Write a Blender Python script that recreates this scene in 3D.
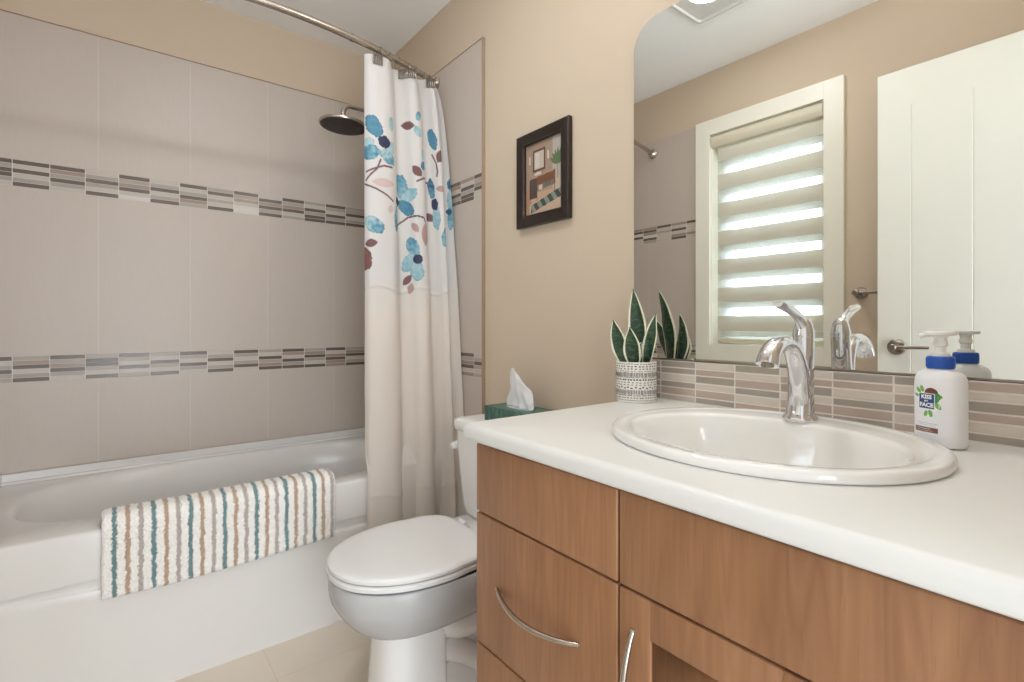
import bpy, bmesh, math, random
from mathutils import Vector, Matrix, noise
PI = math.pi
sc = bpy.context.scene
for o in list(bpy.data.objects):
    bpy.data.objects.remove(o)
C = sc.collection
random.seed(7)

# ------------------------------------------------------------------ camera, world, exposure
FPX, TH, V0, CAMY, CAMZ = 506.42, math.radians(38.099), 323.535, -1.1287, 1.06
cd = bpy.data.cameras.new('camera'); cam = bpy.data.objects.new('camera', cd); C.objects.link(cam)
cam.location = (0, CAMY, CAMZ)
cam.rotation_euler = (PI/2, 0, PI/2 - TH)
cd.sensor_fit = 'HORIZONTAL'; cd.sensor_width = 36
cd.lens = FPX/1024*36
cd.shift_y = -(341-V0)/1024
cd.clip_start = .01
sc.camera = cam
sc.view_settings.view_transform = 'Standard'
sc.view_settings.look = 'None'
sc.view_settings.exposure = 0.08
sc.view_settings.gamma = 1
sc.view_settings.use_curve_mapping = False
w = bpy.data.worlds.new('world'); sc.world = w; w.use_nodes = True
bg = w.node_tree.nodes['Background']
bg.inputs[0].default_value = (.90, .95, 1, 1); bg.inputs[1].default_value = 1.0
cy = sc.cycles
cy.max_bounces = 10; cy.diffuse_bounces = 5; cy.glossy_bounces = 6; cy.transparent_max_bounces = 16
cy.use_denoising = True
cy.caustics_reflective = True; cy.caustics_refractive = False
cy.sample_clamp_indirect = 4; cy.blur_glossy = .3

def area(name, loc, rot, sx, sy, power, col=(1, 1, 1), shape='RECTANGLE', spread=None):
    l = bpy.data.lights.new(name, 'AREA'); l.shape = shape; l.size = sx; l.size_y = sy
    l.energy = power; l.color = col
    if spread: l.spread = spread
    o = bpy.data.objects.new(name, l); C.objects.link(o); o.location = loc; o.rotation_euler = rot
    return o
XB, YC, XD, ZC = -2.5233, -1.4506, 0.115, 2.44
# soft fill light added beyond the open doorway in the right wall
area('hall_fill_light', (XD+1.35, -.95, 1.1), (0, math.radians(100), 0), 1.9, 1.7, 64, (.88, .95, 1))
# daylight at the window glass
area('window_light', (-1.22, YC-.16, 1.5), (PI/2, 0, 0), .56, 1.1, 25, (.74, .87, 1))
# ceiling lamp
area('ceiling_lamp_light', (-1.15, -.80, ZC-.018), (0, 0, 0), .13, .13, 5.2, (.95, .98, 1), 'DISK')

# ------------------------------------------------------------------ materials
def lin(c): return tuple((x/255/12.92 if x <= 10 else ((x/255+.055)/1.055)**2.4) for x in c)
class NT:
    def __init__(s, name):
        s.m = bpy.data.materials.new(name); s.m.use_nodes = True
        s.t = s.m.node_tree; s.b = s.t.nodes['Principled BSDF']
        s.out = s.t.nodes['Material Output']
    def n(s, ty, **k):
        x = s.t.nodes.new(ty)
        for a, v in k.items(): setattr(x, a, v)
        return x
    def l(s, a, b): s.t.links.new(a, b)
    def val(s, op, a, b=None, c=None):
        x = s.n('ShaderNodeMath', operation=op)
        for i, q in enumerate((a, b, c)):
            if q is None: continue
            if isinstance(q, (int, float)): x.inputs[i].default_value = q
            else: s.l(q, x.inputs[i])
        return x.outputs[0]
    def pos(s, scale=(1, 1, 1)):
        g = s.n('ShaderNodeNewGeometry')     # world position
        m = s.n('ShaderNodeMapping'); m.inputs['Scale'].default_value = scale
        s.l(g.outputs['Position'], m.inputs[0]); return m.outputs[0]
    def noise(s, vec, scale, detail=3, rough=.5):
        x = s.n('ShaderNodeTexNoise'); x.inputs['Scale'].default_value = scale
        x.inputs['Detail'].default_value = detail; x.inputs['Roughness'].default_value = rough
        s.l(vec, x.inputs['Vector']); return x.outputs['Fac']
    def ramp(s, fac, stops):
        x = s.n('ShaderNodeValToRGB'); e = x.color_ramp.elements
        while len(e) < len(stops): e.new(.5)
        for q, (p, c) in zip(e, stops): q.position = p; q.color = (*lin(c), 1)
        s.l(fac, x.inputs[0]); return x.outputs[0]
    def mix(s, f, a, b):
        x = s.n('ShaderNodeMix', data_type='RGBA')
        for i, q in ((0, f), (6, a), (7, b)):
            if isinstance(q, (int, float)): x.inputs[i].default_value = q
            elif isinstance(q, tuple): x.inputs[i].default_value = (*lin(q), 1)
            else: s.l(q, x.inputs[i])
        return x.outputs[2]
    def bump(s, h, strength=.2, dist=.001):
        x = s.n('ShaderNodeBump'); x.inputs['Strength'].default_value = strength; x.inputs['Distance'].default_value = dist
        s.l(h, x.inputs['Height']); s.l(x.outputs[0], s.b.inputs['Normal'])
    def set(s, col=None, rough=.5, metal=0, **k):
        if isinstance(col, tuple): s.b.inputs['Base Color'].default_value = (*lin(col), 1)
        elif col is not None: s.l(col, s.b.inputs['Base Color'])
        s.b.inputs['Roughness'].default_value = rough; s.b.inputs['Metallic'].default_value = metal
        for a, v in k.items(): s.b.inputs[a.replace('_', ' ')].default_value = v
        return s.m
def simple(name, col, rough=.5, metal=0, var=4, **k):
    """plain colour with a faint procedural mottling"""
    q = NT(name); f = q.noise(q.pos(), 9, 2)
    d = tuple(max(0, c-var) for c in col)
    return q.set(q.mix(f, col, d), rough, metal, **k)

def paint(name, col, bump=.12):
    q = NT(name); p = q.pos(); q.bump(q.noise(p, 260, 2), bump, .0006)
    return q.set(q.mix(q.noise(p, 3, 2), col, tuple(c-3 for c in col)), .75)
WALL = (206, 189, 168)
M = {}
M['wall'] = paint('beige_wall_paint', WALL)
M['ceiling'] = paint('white_ceiling_paint', (250, 249, 248), .35)
M['white_trim'] = simple('white_satin_trim', (238, 235, 222), .38)
M['door'] = simple('white_door_paint', (232, 232, 224), .4)

def tile_mat(name, axis, off, width=.3):
    q = NT(name); p = q.pos(); sx = q.n('ShaderNodeSeparateXYZ'); q.l(p, sx.inputs[0])
    c = sx.outputs[axis]
    t = q.val('ABSOLUTE', q.val('SUBTRACT', q.val('FRACT', q.val('DIVIDE', q.val('SUBTRACT', c, off), width)), .5))
    g = q.val('GREATER_THAN', t, .5-.0011/width)
    # fine linen texture running up the tile
    st = q.n('ShaderNodeMapping'); st.inputs['Scale'].default_value = (1, 1, .04); q.l(p, st.inputs[0])
    f = q.noise(st.outputs[0], 420, 2, .6)
    f2 = q.noise(p, 4, 3)
    base = q.mix(f, (199, 187, 177), (187, 175, 165))
    base = q.mix(q.val('MULTIPLY', f2, .35), base, (196, 186, 178))
    q.bump(q.val('SUBTRACT', q.val('MULTIPLY', f, .25), g), .35, .0008)
    return q.set(q.mix(g, base, (205, 196, 186)), .38, 0)
M['tileB'] = tile_mat('linen_wall_tile_long_wall', 1, -.2785)
M['tileA'] = tile_mat('linen_wall_tile_end_wall', 0, -1.615)
M['tile_edge'] = simple('tile_edge_trim', (158, 136, 116), .45)
M['grout'] = simple('light_grout', (226, 219, 211), .8)
def mos(name, a, b, rough, scale=(60, 60, 500), ns=1.0):
    q = NT(name); f = q.noise(q.pos(scale), ns, 4, .65)
    return q.set(q.mix(f, a, b), rough)
MOS = {'D': mos('dark_slate_mosaic', (96, 84, 76), (112, 100, 92), .25),
       'B': mos('brown_mosaic', (150, 132, 120), (168, 150, 138), .2),
       'G': mos('grey_mosaic', (156, 146, 137), (172, 162, 153), .3),
       'L': mos('light_stone_mosaic', (182, 172, 162), (198, 189, 180), .3),
       'V': mos('pearl_mosaic', (205, 199, 194), (222, 217, 212), .12),
       'S': mos('glitter_slate_mosaic', (126, 117, 107), (188, 178, 166), .3, (1100, 1100, 1100)),
       'P': mos('taupe_mosaic', (176, 156, 143), (192, 176, 164), .2, (30, 30, 500)),
       'W': mos('pale_wood_stone_mosaic', (200, 188, 176), (222, 212, 202), .22, (30, 30, 600))}
# floor
q = NT('cream_floor_tile'); p = q.pos(); sx = q.n('ShaderNodeSeparateXYZ'); q.l(p, sx.inputs[0])
def gl(c, off, wd): return q.val('GREATER_THAN', q.val('ABSOLUTE', q.val('SUBTRACT', q.val('FRACT', q.val('DIVIDE', q.val('SUBTRACT', c, off), wd)), .5)), .5-.0015/wd)
g = q.val('MAXIMUM', gl(sx.outputs[0], -1.62, .45), gl(sx.outputs[1], -.30, .45))
f = q.noise(p, 5, 5, .6)
q.bump(q.val('MULTIPLY', g, -1), .3, .001)
M['floor'] = q.set(q.mix(q.val('MULTIPLY', g, .5), q.mix(f, (228, 217, 203), (214, 201, 185)), (196, 182, 166)), .28)
M['tub'] = simple('white_acrylic', (224, 222, 219), .24, 0, 2, Coat_Weight=.15)
M['china'] = simple('white_vitreous_china', (246, 246, 246), .16, 0, 1, Coat_Weight=.15)
M['sinkchina'] = simple('white_sink_china', (238, 236, 233), .08, 0, 1, Coat_Weight=.5)
M['plastic'] = simple('white_seat_plastic', (236, 236, 236), .2, 0, 1)
M['counter'] = simple('off_white_laminate', (227, 226, 223), .33, 0, 3)
M['chrome'] = simple('polished_chrome', (225, 225, 228), .045, 1, 1)
M['nickel'] = simple('brushed_nickel', (196, 188, 178), .24, 1)
M['nickel_dark'] = simple('satin_nickel_hardware', (150, 142, 134), .28, 1)
M['shower_face'] = simple('dark_rubber_nozzle_face', (62, 54, 48), .5)
M['silver'] = simple('mirror_silver', (238, 240, 238), .0, 1, 0)
M['mirror_edge'] = simple('ground_mirror_edge', (120, 112, 100), .3, .6)
M['dark'] = simple('painted_gap_shade', (46, 32, 24), .8)
M['frame'] = simple('dark_espresso_frame', (38, 27, 22), .3, 0, 6)
M['soil'] = simple('dark_soil', (60, 45, 35), .9, 0, 20)

def wood(name, axis='z'):
    q = NT(name)
    oi = q.n('ShaderNodeObjectInfo')
    p0 = q.pos()
    rnd = q.n('ShaderNodeVectorMath', operation='ADD'); q.l(p0, rnd.inputs[0])
    mulr = q.n('ShaderNodeVectorMath', operation='SCALE'); mulr.inputs[0].default_value = (3, 1, 2); q.l(oi.outputs['Random'], mulr.inputs['Scale'])
    q.l(mulr.outputs[0], rnd.inputs[1])
    def mp(s):
        m = q.n('ShaderNodeMapping'); m.inputs['Scale'].default_value = s; q.l(rnd.outputs[0], m.inputs[0]); return m.outputs[0]
    if axis == 'z':
        broad = q.noise(mp((11, 11, .8)), 1, 3, .5); fine = q.noise(mp((170, 170, 3.5)), 1, 4, .6)
        cath = q.noise(mp((26, 26, 2.2)), 1, 2, .5); pore = q.noise(mp((420, 420, 14)), 1, 2, .5)
    else:
        broad = q.noise(mp((.9, 14, 14)), 1, 3, .5); fine = q.noise(mp((3.5, 170, 170)), 1, 4, .6)
        cath = q.noise(mp((2.2, 26, 26)), 1, 2, .5); pore = q.noise(mp((14, 420, 420)), 1, 2, .5)
    col = q.ramp(broad, [(.34, (136, 94, 65)), (.45, (158, 114, 80)), (.6, (170, 125, 91)), (.68, (145, 101, 71))])
    col2 = q.ramp(q.val('FRACT', q.val('MULTIPLY', cath, 7)), [(0, (147, 103, 72)), (.5, (173, 130, 94)), (1, (137, 95, 66))])
    col = q.mix(.42, col, col2)
    col = q.mix(q.val('MULTIPLY', fine, .62), col, (134, 90, 61))
    pk = q.val('MULTIPLY', q.val('GREATER_THAN', pore, .66), .2)
    col = q.mix(pk, col, (109, 69, 44))
    q.bump(fine, .05, .0005)
    return q.set(col, .38)
M['wood'] = wood('walnut_veneer_vertical'); M['wood_h'] = wood('walnut_veneer_horizontal', 'x')

def vcol(name, rough=.5, **k):
    q = NT(name); a = q.n('ShaderNodeAttribute'); a.attribute_name = 'Col'
    return q.set(a.outputs['Color'], rough, **k), q

# ------------------------------------------------------------------ mesh helpers
def box(bm, x0, x1, y0, y1, z0, z1, bev=0, seg=2, mi=0):
    n0 = set(bm.faces)
    r = bmesh.ops.create_cube(bm, size=1)
    for v in r['verts']:
        v.co = Vector(((x0+x1)/2+v.co.x*(x1-x0), (y0+y1)/2+v.co.y*(y1-y0), (z0+z1)/2+v.co.z*(z1-z0)))
    if bev:
        es = {e for v in r['verts'] for e in v.link_edges}
        bmesh.ops.bevel(bm, geom=list(es), offset=bev, segments=seg, profile=.5, affect='EDGES')
    for f in bm.faces:
        if f not in n0: f.material_index = mi
    return bm
def rings(bm, rs, closed=True, caps=True, mi=0, cyc=False):
    """loft a list of vertex-position rings"""
    R = [[bm.verts.new(p) for p in r] for r in rs]; n = len(rs[0])
    fs = []
    m = len(R)
    for i in range(m if cyc else m-1):
        a, b = R[i], R[(i+1) % m]
        for j in range(n if closed else n-1):
            fs.append(bm.faces.new((a[j], a[(j+1) % n], b[(j+1) % n], b[j])))
    if caps and not cyc:
        fs.append(bm.faces.new(list(reversed(R[0])))); fs.append(bm.faces.new(R[-1]))
    for f in fs: f.material_index = mi; f.smooth = True
    return R
def lathe(bm, prof, c=(0, 0, 0), axis='z', n=32, caps=True, mi=0, sx=1, sy=1, rot=0):
    rs = []
    for r, h in prof:
        ring = []
        for i in range(n):
            a = 2*PI*i/n; u, v = r*sx*math.cos(a), r*sy*math.sin(a)
            u, v = u*math.cos(rot)-v*math.sin(rot), u*math.sin(rot)+v*math.cos(rot)
            ring.append(Vector(c)+{'z': Vector((u, v, h)), 'x': Vector((h, u, v)), 'y': Vector((v, h, u))}[axis])
        rs.append(ring)
    return rings(bm, rs, caps=caps, mi=mi)
def tube(bm, pts, r, n=12, caps=True, mi=0, flat=None, up=None):
    """sweep a circle (or ellipse: flat = list of (rx, ry)) along a path"""
    pts = [Vector(p) for p in pts]; m = len(pts); rs = []; prev = None
    for i, p in enumerate(pts):
        t = (pts[min(i+1, m-1)]-pts[max(i-1, 0)]).normalized()
        if up is not None: a = Vector(up).cross(t).normalized()
        elif prev is None:
            a = t.orthogonal().normalized()
        else: a = (prev-t*prev.dot(t)).normalized()
        prev = a; b = t.cross(a)
        rx, ry = flat[i] if flat else ((r[i], r[i]) if isinstance(r, (list, tuple)) else (r, r))
        rs.append([p+a*rx*math.cos(2*PI*j/n)+b*ry*math.sin(2*PI*j/n) for j in range(n)])
    return rings(bm, rs, caps=caps, mi=mi)
def spline(pts, k=6):
    P = [Vector(p) for p in pts]; out = []
    for i in range(len(P)-1):
        p0, p1, p2, p3 = P[max(i-1, 0)], P[i], P[i+1], P[min(i+2, len(P)-1)]
        for j in range(k):
            t = j/k
            out.append(.5*((2*p1)+(p2-p0)*t+(2*p0-5*p1+4*p2-p3)*t*t+(3*p1-p0-3*p2+p3)*t**3))
    out.append(P[-1]); return out
def superell(a, b, n=48, e=2.0, bback=None, eback=None):
    out = []
    for i in range(n):
        t = 2*PI*i/n; c_, s_ = math.cos(t), math.sin(t)
        bb, ee = (b, e) if s_ <= 0 else (bback or b, eback or e)
        out.append((a*math.copysign(abs(c_)**(2/ee), c_), bb*math.copysign(abs(s_)**(2/ee), s_)))
    return out
def rrect(x0, x1, y0, y1, r, k=6):
    out = []
    for cx, cy_, a0 in ((x1-r, y1-r, 0), (x0+r, y1-r, 90), (x0+r, y0+r, 180), (x1-r, y0+r, 270)):
        for i in range(k+1):
            a = math.radians(a0+90*i/k); out.append((cx+r*math.cos(a), cy_+r*math.sin(a)))
    return out
def empty(name, loc):
    o = bpy.data.objects.new(name, None); C.objects.link(o); o.location = loc; o.empty_display_size = .05
    return o
def wloc(o):
    v = Vector((0, 0, 0))
    while o is not None: v = v+o.location; o = o.parent
    return v
def obj(name, bm, mats, parent=None, loc=None, smooth=None, recalc=True):
    if recalc: bmesh.ops.recalc_face_normals(bm, faces=bm.faces[:])
    me = bpy.data.meshes.new(name); o = bpy.data.objects.new(name, me); C.objects.link(o)
    if loc is not None: o.location = loc
    base = Vector(loc if loc is not None else (0, 0, 0))
    if parent is not None: o.parent = parent; base = base+wloc(parent)
    for v in bm.verts: v.co -= base
    if smooth is not None:
        for f in bm.faces: f.smooth = True
        ang = math.radians(smooth)
        for e in bm.edges:
            if len(e.link_faces) == 2 and e.calc_face_angle(0) > ang: e.smooth = False
    bm.to_mesh(me); bm.free()
    for m in (mats if isinstance(mats, (list, tuple)) else [mats]): me.materials.append(m)
    return o
def tag(o, label, cat, group=None):
    o['label'] = label; o['category'] = cat
    if group: o['group'] = group
    return o
def struct(o): o['kind'] = 'structure'; return o
def B(): return bmesh.new()

# ------------------------------------------------------------------ room shell
T = .12
WX0, WX1, WZ0, WZ1 = -1.51, -.944, .945, 2.087        # window opening
DY0, DY1, DZ = -1.40, -.62, 2.06                       # doorway in right wall
bm = B(); box(bm, XB-T, XD+T, YC-T, T, -.1, 0); struct(obj('floor', bm, M['floor']))
bm = B(); box(bm, XB-T, XD+T, YC-T, T, ZC, ZC+.1); struct(obj('ceiling', bm, M['ceiling']))
bm = B(); box(bm, XB-T, XD+T, 0, T, 0, ZC); wall_back = struct(obj('wall_back', bm, M['wall']))
bm = B(); box(bm, XB-T, XB, YC, 0, 0, ZC); wall_left = struct(obj('wall_left', bm, M['wall']))
bm = B()
box(bm, XB-T, WX0, YC-T, YC, 0, ZC); box(bm, WX1, XD+T, YC-T, YC, 0, ZC)
box(bm, WX0, WX1, YC-T, YC, 0, WZ0); box(bm, WX0, WX1, YC-T, YC, WZ1, ZC)
wall_front = struct(obj('wall_front', bm, M['wall']))
bm = B()
box(bm, XD, XD+T, YC, DY0, 0, ZC); box(bm, XD, XD+T, DY1, 0, 0, ZC); box(bm, XD, XD+T, DY0, DY1, DZ, ZC)
wall_right = struct(obj('wall_right', bm, M['wall']))
# doorway casing
bm = B()
for sx_ in (XD-.012, XD+T):
    box(bm, sx_, sx_+.012, DY1, DY1+.07, 0, DZ+.07, .002)
    box(bm, sx_, sx_+.012, YC+.001, DY0, 0, DZ+.07, .002) if DY0-YC > .03 else None
    box(bm, sx_, sx_+.012, DY0, DY1, DZ, DZ+.07, .002)
struct(obj('trim_1', bm, M['white_trim']))

# wall tiles with two mosaic bands
UB1, UB0, LB1, LB0, TT = 1.645, 1.550, .9424, .850, 2.163
TH_T = .012
def tiles(axis, plane, sgn, a0, a1, mat, parent, edge=None):
    """tile panels (above, between and below the bands)"""
    bm = B()
    for z0, z1 in ((.5285, LB0), (LB1, UB0), (UB1, TT)):
        if axis == 'y': box(bm, plane, plane+TH_T, a0, a1, z0, z1, .0008, 1)
        else: box(bm, a0, a1, min(plane, plane+sgn*TH_T), max(plane, plane+sgn*TH_T), z0, z1, .0008, 1)
    return obj('tile_panel', bm, mat, parent)
KEY = list(MOS)
def mosaic(axis, plane, sgn, joints, z0, z1, cols, parent, th=.012, rows=6, hs=None):
    bm = B(); g = .0015 if th < .011 and th > .005 else .0011
    lo, hi = joints[0], joints[-1]
    def bx(a0, a1, t, za, zb, mi, bev=0):
        if axis == 'y': box(bm, plane, plane+t, a0, a1, za, zb, bev, 1, mi)
        else: box(bm, a0, a1, min(plane, plane+sgn*t), max(plane, plane+sgn*t), za, zb, bev, 1, mi)
    bx(min(lo, hi), max(lo, hi), th-.0006, z0, z1, len(KEY))
    hs = hs or [1]*rows; tot = sum(hs)
    for k in range(len(joints)-1):
        a, b = sorted((joints[k], joints[k+1])); z = z1
        for r, ch in enumerate(cols[k]):
            h = hs[r]/tot*(z1-z0)
            gz_ = g if g > .0012 else .0006
            bx(a+g, b-g, th, z-h+gz_, z-gz_, KEY.index(ch), .0005); z -= h
    return obj('mosaic_band', bm, [MOS[c] for c in KEY]+[M['grout']], parent)
rm = random.Random(5)
def rcol():
    while True:
        c = ''.join(rm.choice('DDDGGBBLLV') for _ in range(6))
        if 1 <= c.count('D') <= 3 and 'DD' not in c: return c
jB = [-1.4506, -1.416, -1.317, -1.217, -1.117, -1.017, -.917, -.817, -.717, -.617, -.517, -.418, -.318, -.219, -.12, -.02, 0]
upB = ['DGDDGL', 'DLDLGD', 'DBGDGL', 'LGDGLD', 'DGBDLV', 'LGDLGD', 'DLGDBG', 'GDLGLD', 'DGBLVV', 'LDBDGD', 'DGBDLG', 'GLDGDD', 'DGLDGD', 'GGDLGD', 'DGLDLG', 'GDLGDL']
lowB = ['DLGDGG', 'GBDLGD', 'DGBDGL', 'GDDGLD', 'DGLDLG', 'GLDGLD', 'DGLDGL', 'LGDLGD', 'DGLGDL', 'GLDGBD', 'DBLDGD', 'GBDGLD', 'DLBDBB', 'GBDLGD', 'DLGDLG', 'GDLGDL']
tiles('y', XB, 1, YC, 0, M['tileB'], wall_left)
mosaic('y', XB, 1, jB, UB0, UB1, upB, wall_left); mosaic('y', XB, 1, jB, LB0, LB1, lowB, wall_left)
XE = -1.609
x0 = XB+TH_T
jA = [XE, -1.668, -1.765, -1.865, -1.965, -2.065, -2.165, -2.265, -2.365, -2.465, x0]
upA = ['DGBDLL', 'BLDGDD', 'DBLDGD']+[rcol() for _ in range(7)]
loA = ['LGDGLG', 'DGBDLB', 'GDGLDG']+[rcol() for _ in range(7)]
tiles('x', 0, -1, x0, XE, M['tileA'], wall_back)
mosaic('x', 0, -1, jA, UB0, UB1, upA, wall_back); mosaic('x', 0, -1, jA, LB0, LB1, loA, wall_back)
bm = B(); box(bm, XE, XE+.003, -.0165, 0, 0, TT+.003, .0004, 1); box(bm, x0, XE, -.0135, 0, TT, TT+.003, 0)
obj('tile_edge_strip', bm, M['tile_edge'], wall_back)
XEC = -1.597
jC = [XEC, -1.66, -1.76, -1.86, -1.96, -2.06, -2.16, -2.26, -2.36, -2.46, x0]
TH_T = .002
tiles('x', YC, 1, x0, XEC, M['tileA'], wall_front)
TH_T = .012
mosaic('x', YC, 1, jC, UB0, UB1, [rcol() for _ in range(10)], wall_front, .0024)
mosaic('x', YC, 1, jC, LB0, LB1, [rcol() for _ in range(10)], wall_front, .0024)
bm = B(); box(bm, XB, XB+.0135, YC, 0, TT, TT+.003)
obj('tile_edge_strip', bm, M['tile_edge'], wall_left)
# baseboards
def base(name, x0, x1, y0, y1):
    bm = B(); box(bm, x0, x1, y0, y1, 0, .09, .003); struct(obj(name, bm, M['white_trim']))
base('baseboard_back', XE+.004, -.826, -.012, 0)
base('baseboard_front', -1.79, XD, YC, YC+.012)
base('baseboard_right', XD-.012, XD, DY1+.071, -.601)

# ------------------------------------------------------------------ window + blind
bm = B(); cw = .0815; y0, y1 = YC, YC+.018
box(bm, WX0-cw, WX0, y0, y1, WZ0-cw, WZ1+cw, .0006, 1); box(bm, WX1, WX1+cw, y0, y1, WZ0-cw, WZ1+cw, .0006, 1)
box(bm, WX0, WX1, y0, y1, WZ1, WZ1+cw, .0006, 1); box(bm, WX0, WX1, y0, y1, WZ0-cw, WZ0, .0006, 1)
win = struct(obj('window_1', bm, M['white_trim']))
bm = B()   # reveal lining
box(bm, WX0-.004, WX0+.004, YC-T, YC, WZ0, WZ1); box(bm, WX1-.004, WX1+.004, YC-T, YC, WZ0, WZ1)
box(bm, WX0, WX1, YC-T, YC, WZ0-.004, WZ0+.004); box(bm, WX0, WX1, YC-T, YC, WZ1-.004, WZ1+.004)
obj('window_reveal', bm, M['white_trim'], win)
bm = B(); a, b = YC-.115, YC-.075; fw = .045
box(bm, WX0+.004, WX0+.078, a, b, WZ0+.004, WZ1-.004, .004); box(bm, WX1-fw, WX1-.004, a, b, WZ0+.004, WZ1-.004, .004)
box(bm, WX0+fw, WX1-fw, a, b, WZ0+.004, WZ0+fw, .004); box(bm, WX0+fw, WX1-fw, a, b, WZ1-fw, WZ1-.004, .004)
obj('window_frame', bm, M['white_trim'], win)
q = NT('window_glass'); q.t.nodes.remove(q.b)
tr = q.n('ShaderNodeBsdfTransparent'); gs = q.n('ShaderNodeBsdfGlossy'); gs.inputs['Roughness'].default_value = .02
fr = q.n('ShaderNodeFresnel'); mx = q.n('ShaderNodeMixShader')
q.l(fr.outputs[0], mx.inputs[0]); q.l(tr.outputs[0], mx.inputs[1]); q.l(gs.outputs[0], mx.inputs[2]); q.l(mx.outputs[0], q.out.inputs[0])
bm = B(); box(bm, WX0+fw, WX1-fw, YC-.098, YC-.092, WZ0+fw, WZ1-fw); obj('window_pane', bm, q.m, win)

def zebra(name, off, duty, col):
    """alternating solid and sheer bands, a band pattern woven into the cloth"""
    q = NT(name); q.t.nodes.remove(q.b)
    sx = q.n('ShaderNodeSeparateXYZ'); q.l(q.pos(), sx.inputs[0])
    fr_ = q.val('FRACT', q.val('DIVIDE', q.val('SUBTRACT', sx.outputs[2], off), .1531))
    solid = q.val('LESS_THAN', fr_, duty)
    def tl(c, tcol, f):
        d = q.n('ShaderNodeBsdfDiffuse'); d.inputs[0].default_value = (*lin(c), 1)
        t = q.n('ShaderNodeBsdfTranslucent'); t.inputs[0].default_value = (*lin(tcol), 1)
        m = q.n('ShaderNodeMixShader'); m.inputs[0].default_value = f; q.l(d.outputs[0], m.inputs[1]); q.l(t.outputs[0], m.inputs[2]); return m.outputs[0]
    so = tl((228, 222, 206), (216, 218, 212), .30)
    th = q.n('ShaderNodeBsdfTransparent'); th.inputs[0].default_value = (1, 1, 1, 1)
    sh = q.n('ShaderNodeMixShader'); sh.inputs[0].default_value = .22
    q.l(th.outputs[0], sh.inputs[1]); q.l(tl((235, 240, 240), (235, 242, 245), .5), sh.inputs[2])
    mx = q.n('ShaderNodeMixShader'); q.l(solid, mx.inputs[0]); q.l(sh.outputs[0], mx.inputs[1]); q.l(so, mx.inputs[2])
    q.l(mx.outputs[0], q.out.inputs[0]); return q.m
# bright slit centres at z = 1.122 + k*.1531, height .045 ; pale .03 either side ; solid .048
c0 = 1.122
mf = zebra('zebra_blind_front_layer', c0+.0215+.03, .080/.1531, 0)
mb = zebra('zebra_blind_back_layer', c0+.0215, .080/.1531, 0)
blind = tag(empty('roller_blind', (-1.218, YC-.02, WZ0)), 'cream zebra roller blind with sheer and solid bands in the window, seen in the mirror', 'blind')
bm = B(); bx0, bx1 = -1.478, -.955
box(bm, bx0, bx1, YC-.016, YC-.0152, .975, 2.02)
obj('front_fabric', bm, mf, blind)
bm = B(); box(bm, bx0, bx1, YC-.044, YC-.0432, .975, 2.02); obj('back_fabric', bm, mb, blind)
bm = B(); rs = []
prof = [(YC-.055, 2.083), (YC-.01, 2.083), (YC+.006, 2.078), (YC+.014, 2.06), (YC+.014, 2.035), (YC+.004, 2.018), (YC-.01, 2.014), (YC-.055, 2.014)]
rings(bm, [[(x, y, z) for y, z in prof] for x in (WX0+.006, WX1-.006)])
M['cassette'] = simple('cream_blind_cassette', (212, 205, 184), .5)
obj('cassette', bm, M['cassette'], blind, smooth=35)
bm = B(); box(bm, bx0, bx1, YC-.046, YC-.012, .955, .98, .006); obj('bottom_rail', bm, M['cassette'], blind)

# ------------------------------------------------------------------ open door leaf (folded back in front of the front wall)
DX0, DX1, DYF, DYB, DT = -.697, .07, -1.30, -1.336, 2.052
bm = B()
g1, g2 = -.587, -.408
gz0, gz1 = .12, 1.906
xs = [DX0]; 
# leaf with vertical V-grooves cut in its face
gw, gd = .0028, .0022
gro = [g1, g2, g2+.179]
def leafface(bm):
    xs = [DX0]
    for g_ in gro: xs += [g_-gw, g_, g_+gw]
    xs += [DX1]
    zs = [.01, gz0, gz0+.004, gz1-.004, gz1, DT]
    return xs, zs
xs, zs = leafface(bm)
V = {}
for i, x in enumerate(xs):
    for j, z in enumerate(zs):
        y = DYF-(gd if (i and i < len(xs)-1 and (i-1) % 3 == 1 and 2 <= j <= 3) else 0)
        V[i, j] = bm.verts.new((x, y, z))
for i in range(len(xs)-1):
    for j in range(len(zs)-1):
        bm.faces.new((V[i, j], V[i+1, j], V[i+1, j+1], V[i, j+1]))
box(bm, DX0, DX1, DYB, DYF-.0045, .01, DT)
for a, b, c_, d in ((DX0, DX0, .01, DT),): pass
box(bm, DX0, DX0+.0005, DYB, DYF, .01, DT); box(bm, DX1-.0005, DX1, DYB, DYF, .01, DT); box(bm, DX0, DX1, DYB, DYF, DT-.0005, DT)
door = struct(obj('door_1', bm, M['door']))
bm = B(); hx, hz = -.632, .968
lathe(bm, [(.028, DYF), (.031, DYF+.002), (.031, DYF+.008), (.026, DYF+.013), (.012, DYF+.015), (.011, DYF+.045)], (hx, 0, hz), 'y', 28)
pts = spline([(hx, DYF+.048, hz), (hx+.02, DYF+.052, hz), (hx+.06, DYF+.052, hz+.001), (hx+.11, DYF+.050, hz+.002)], 5)
tube(bm, pts, .008, 12, flat=[(.0095-.004*i/len(pts), .0075-.002*i/len(pts)) for i in range(len(pts))])
lathe(bm, [(.012, DYF+.04), (.0125, DYF+.058), (.009, DYF+.061)], (hx, 0, hz), 'y', 20)
obj('door_handle', bm, M['nickel_dark'], door, smooth=40)
bm = B()
for z in (.3, 1.05, 1.8):
    lathe(bm, [(.007, z-.045), (.007, z+.045)], (DX1+.008, DYB+.006, 0), 'z', 12)
    box(bm, DX1-.004, DX1+.004, DYB-.001, DYB+.03, z-.045, z+.045)
obj('hinge', bm, M['nickel_dark'], door, smooth=40)
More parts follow.
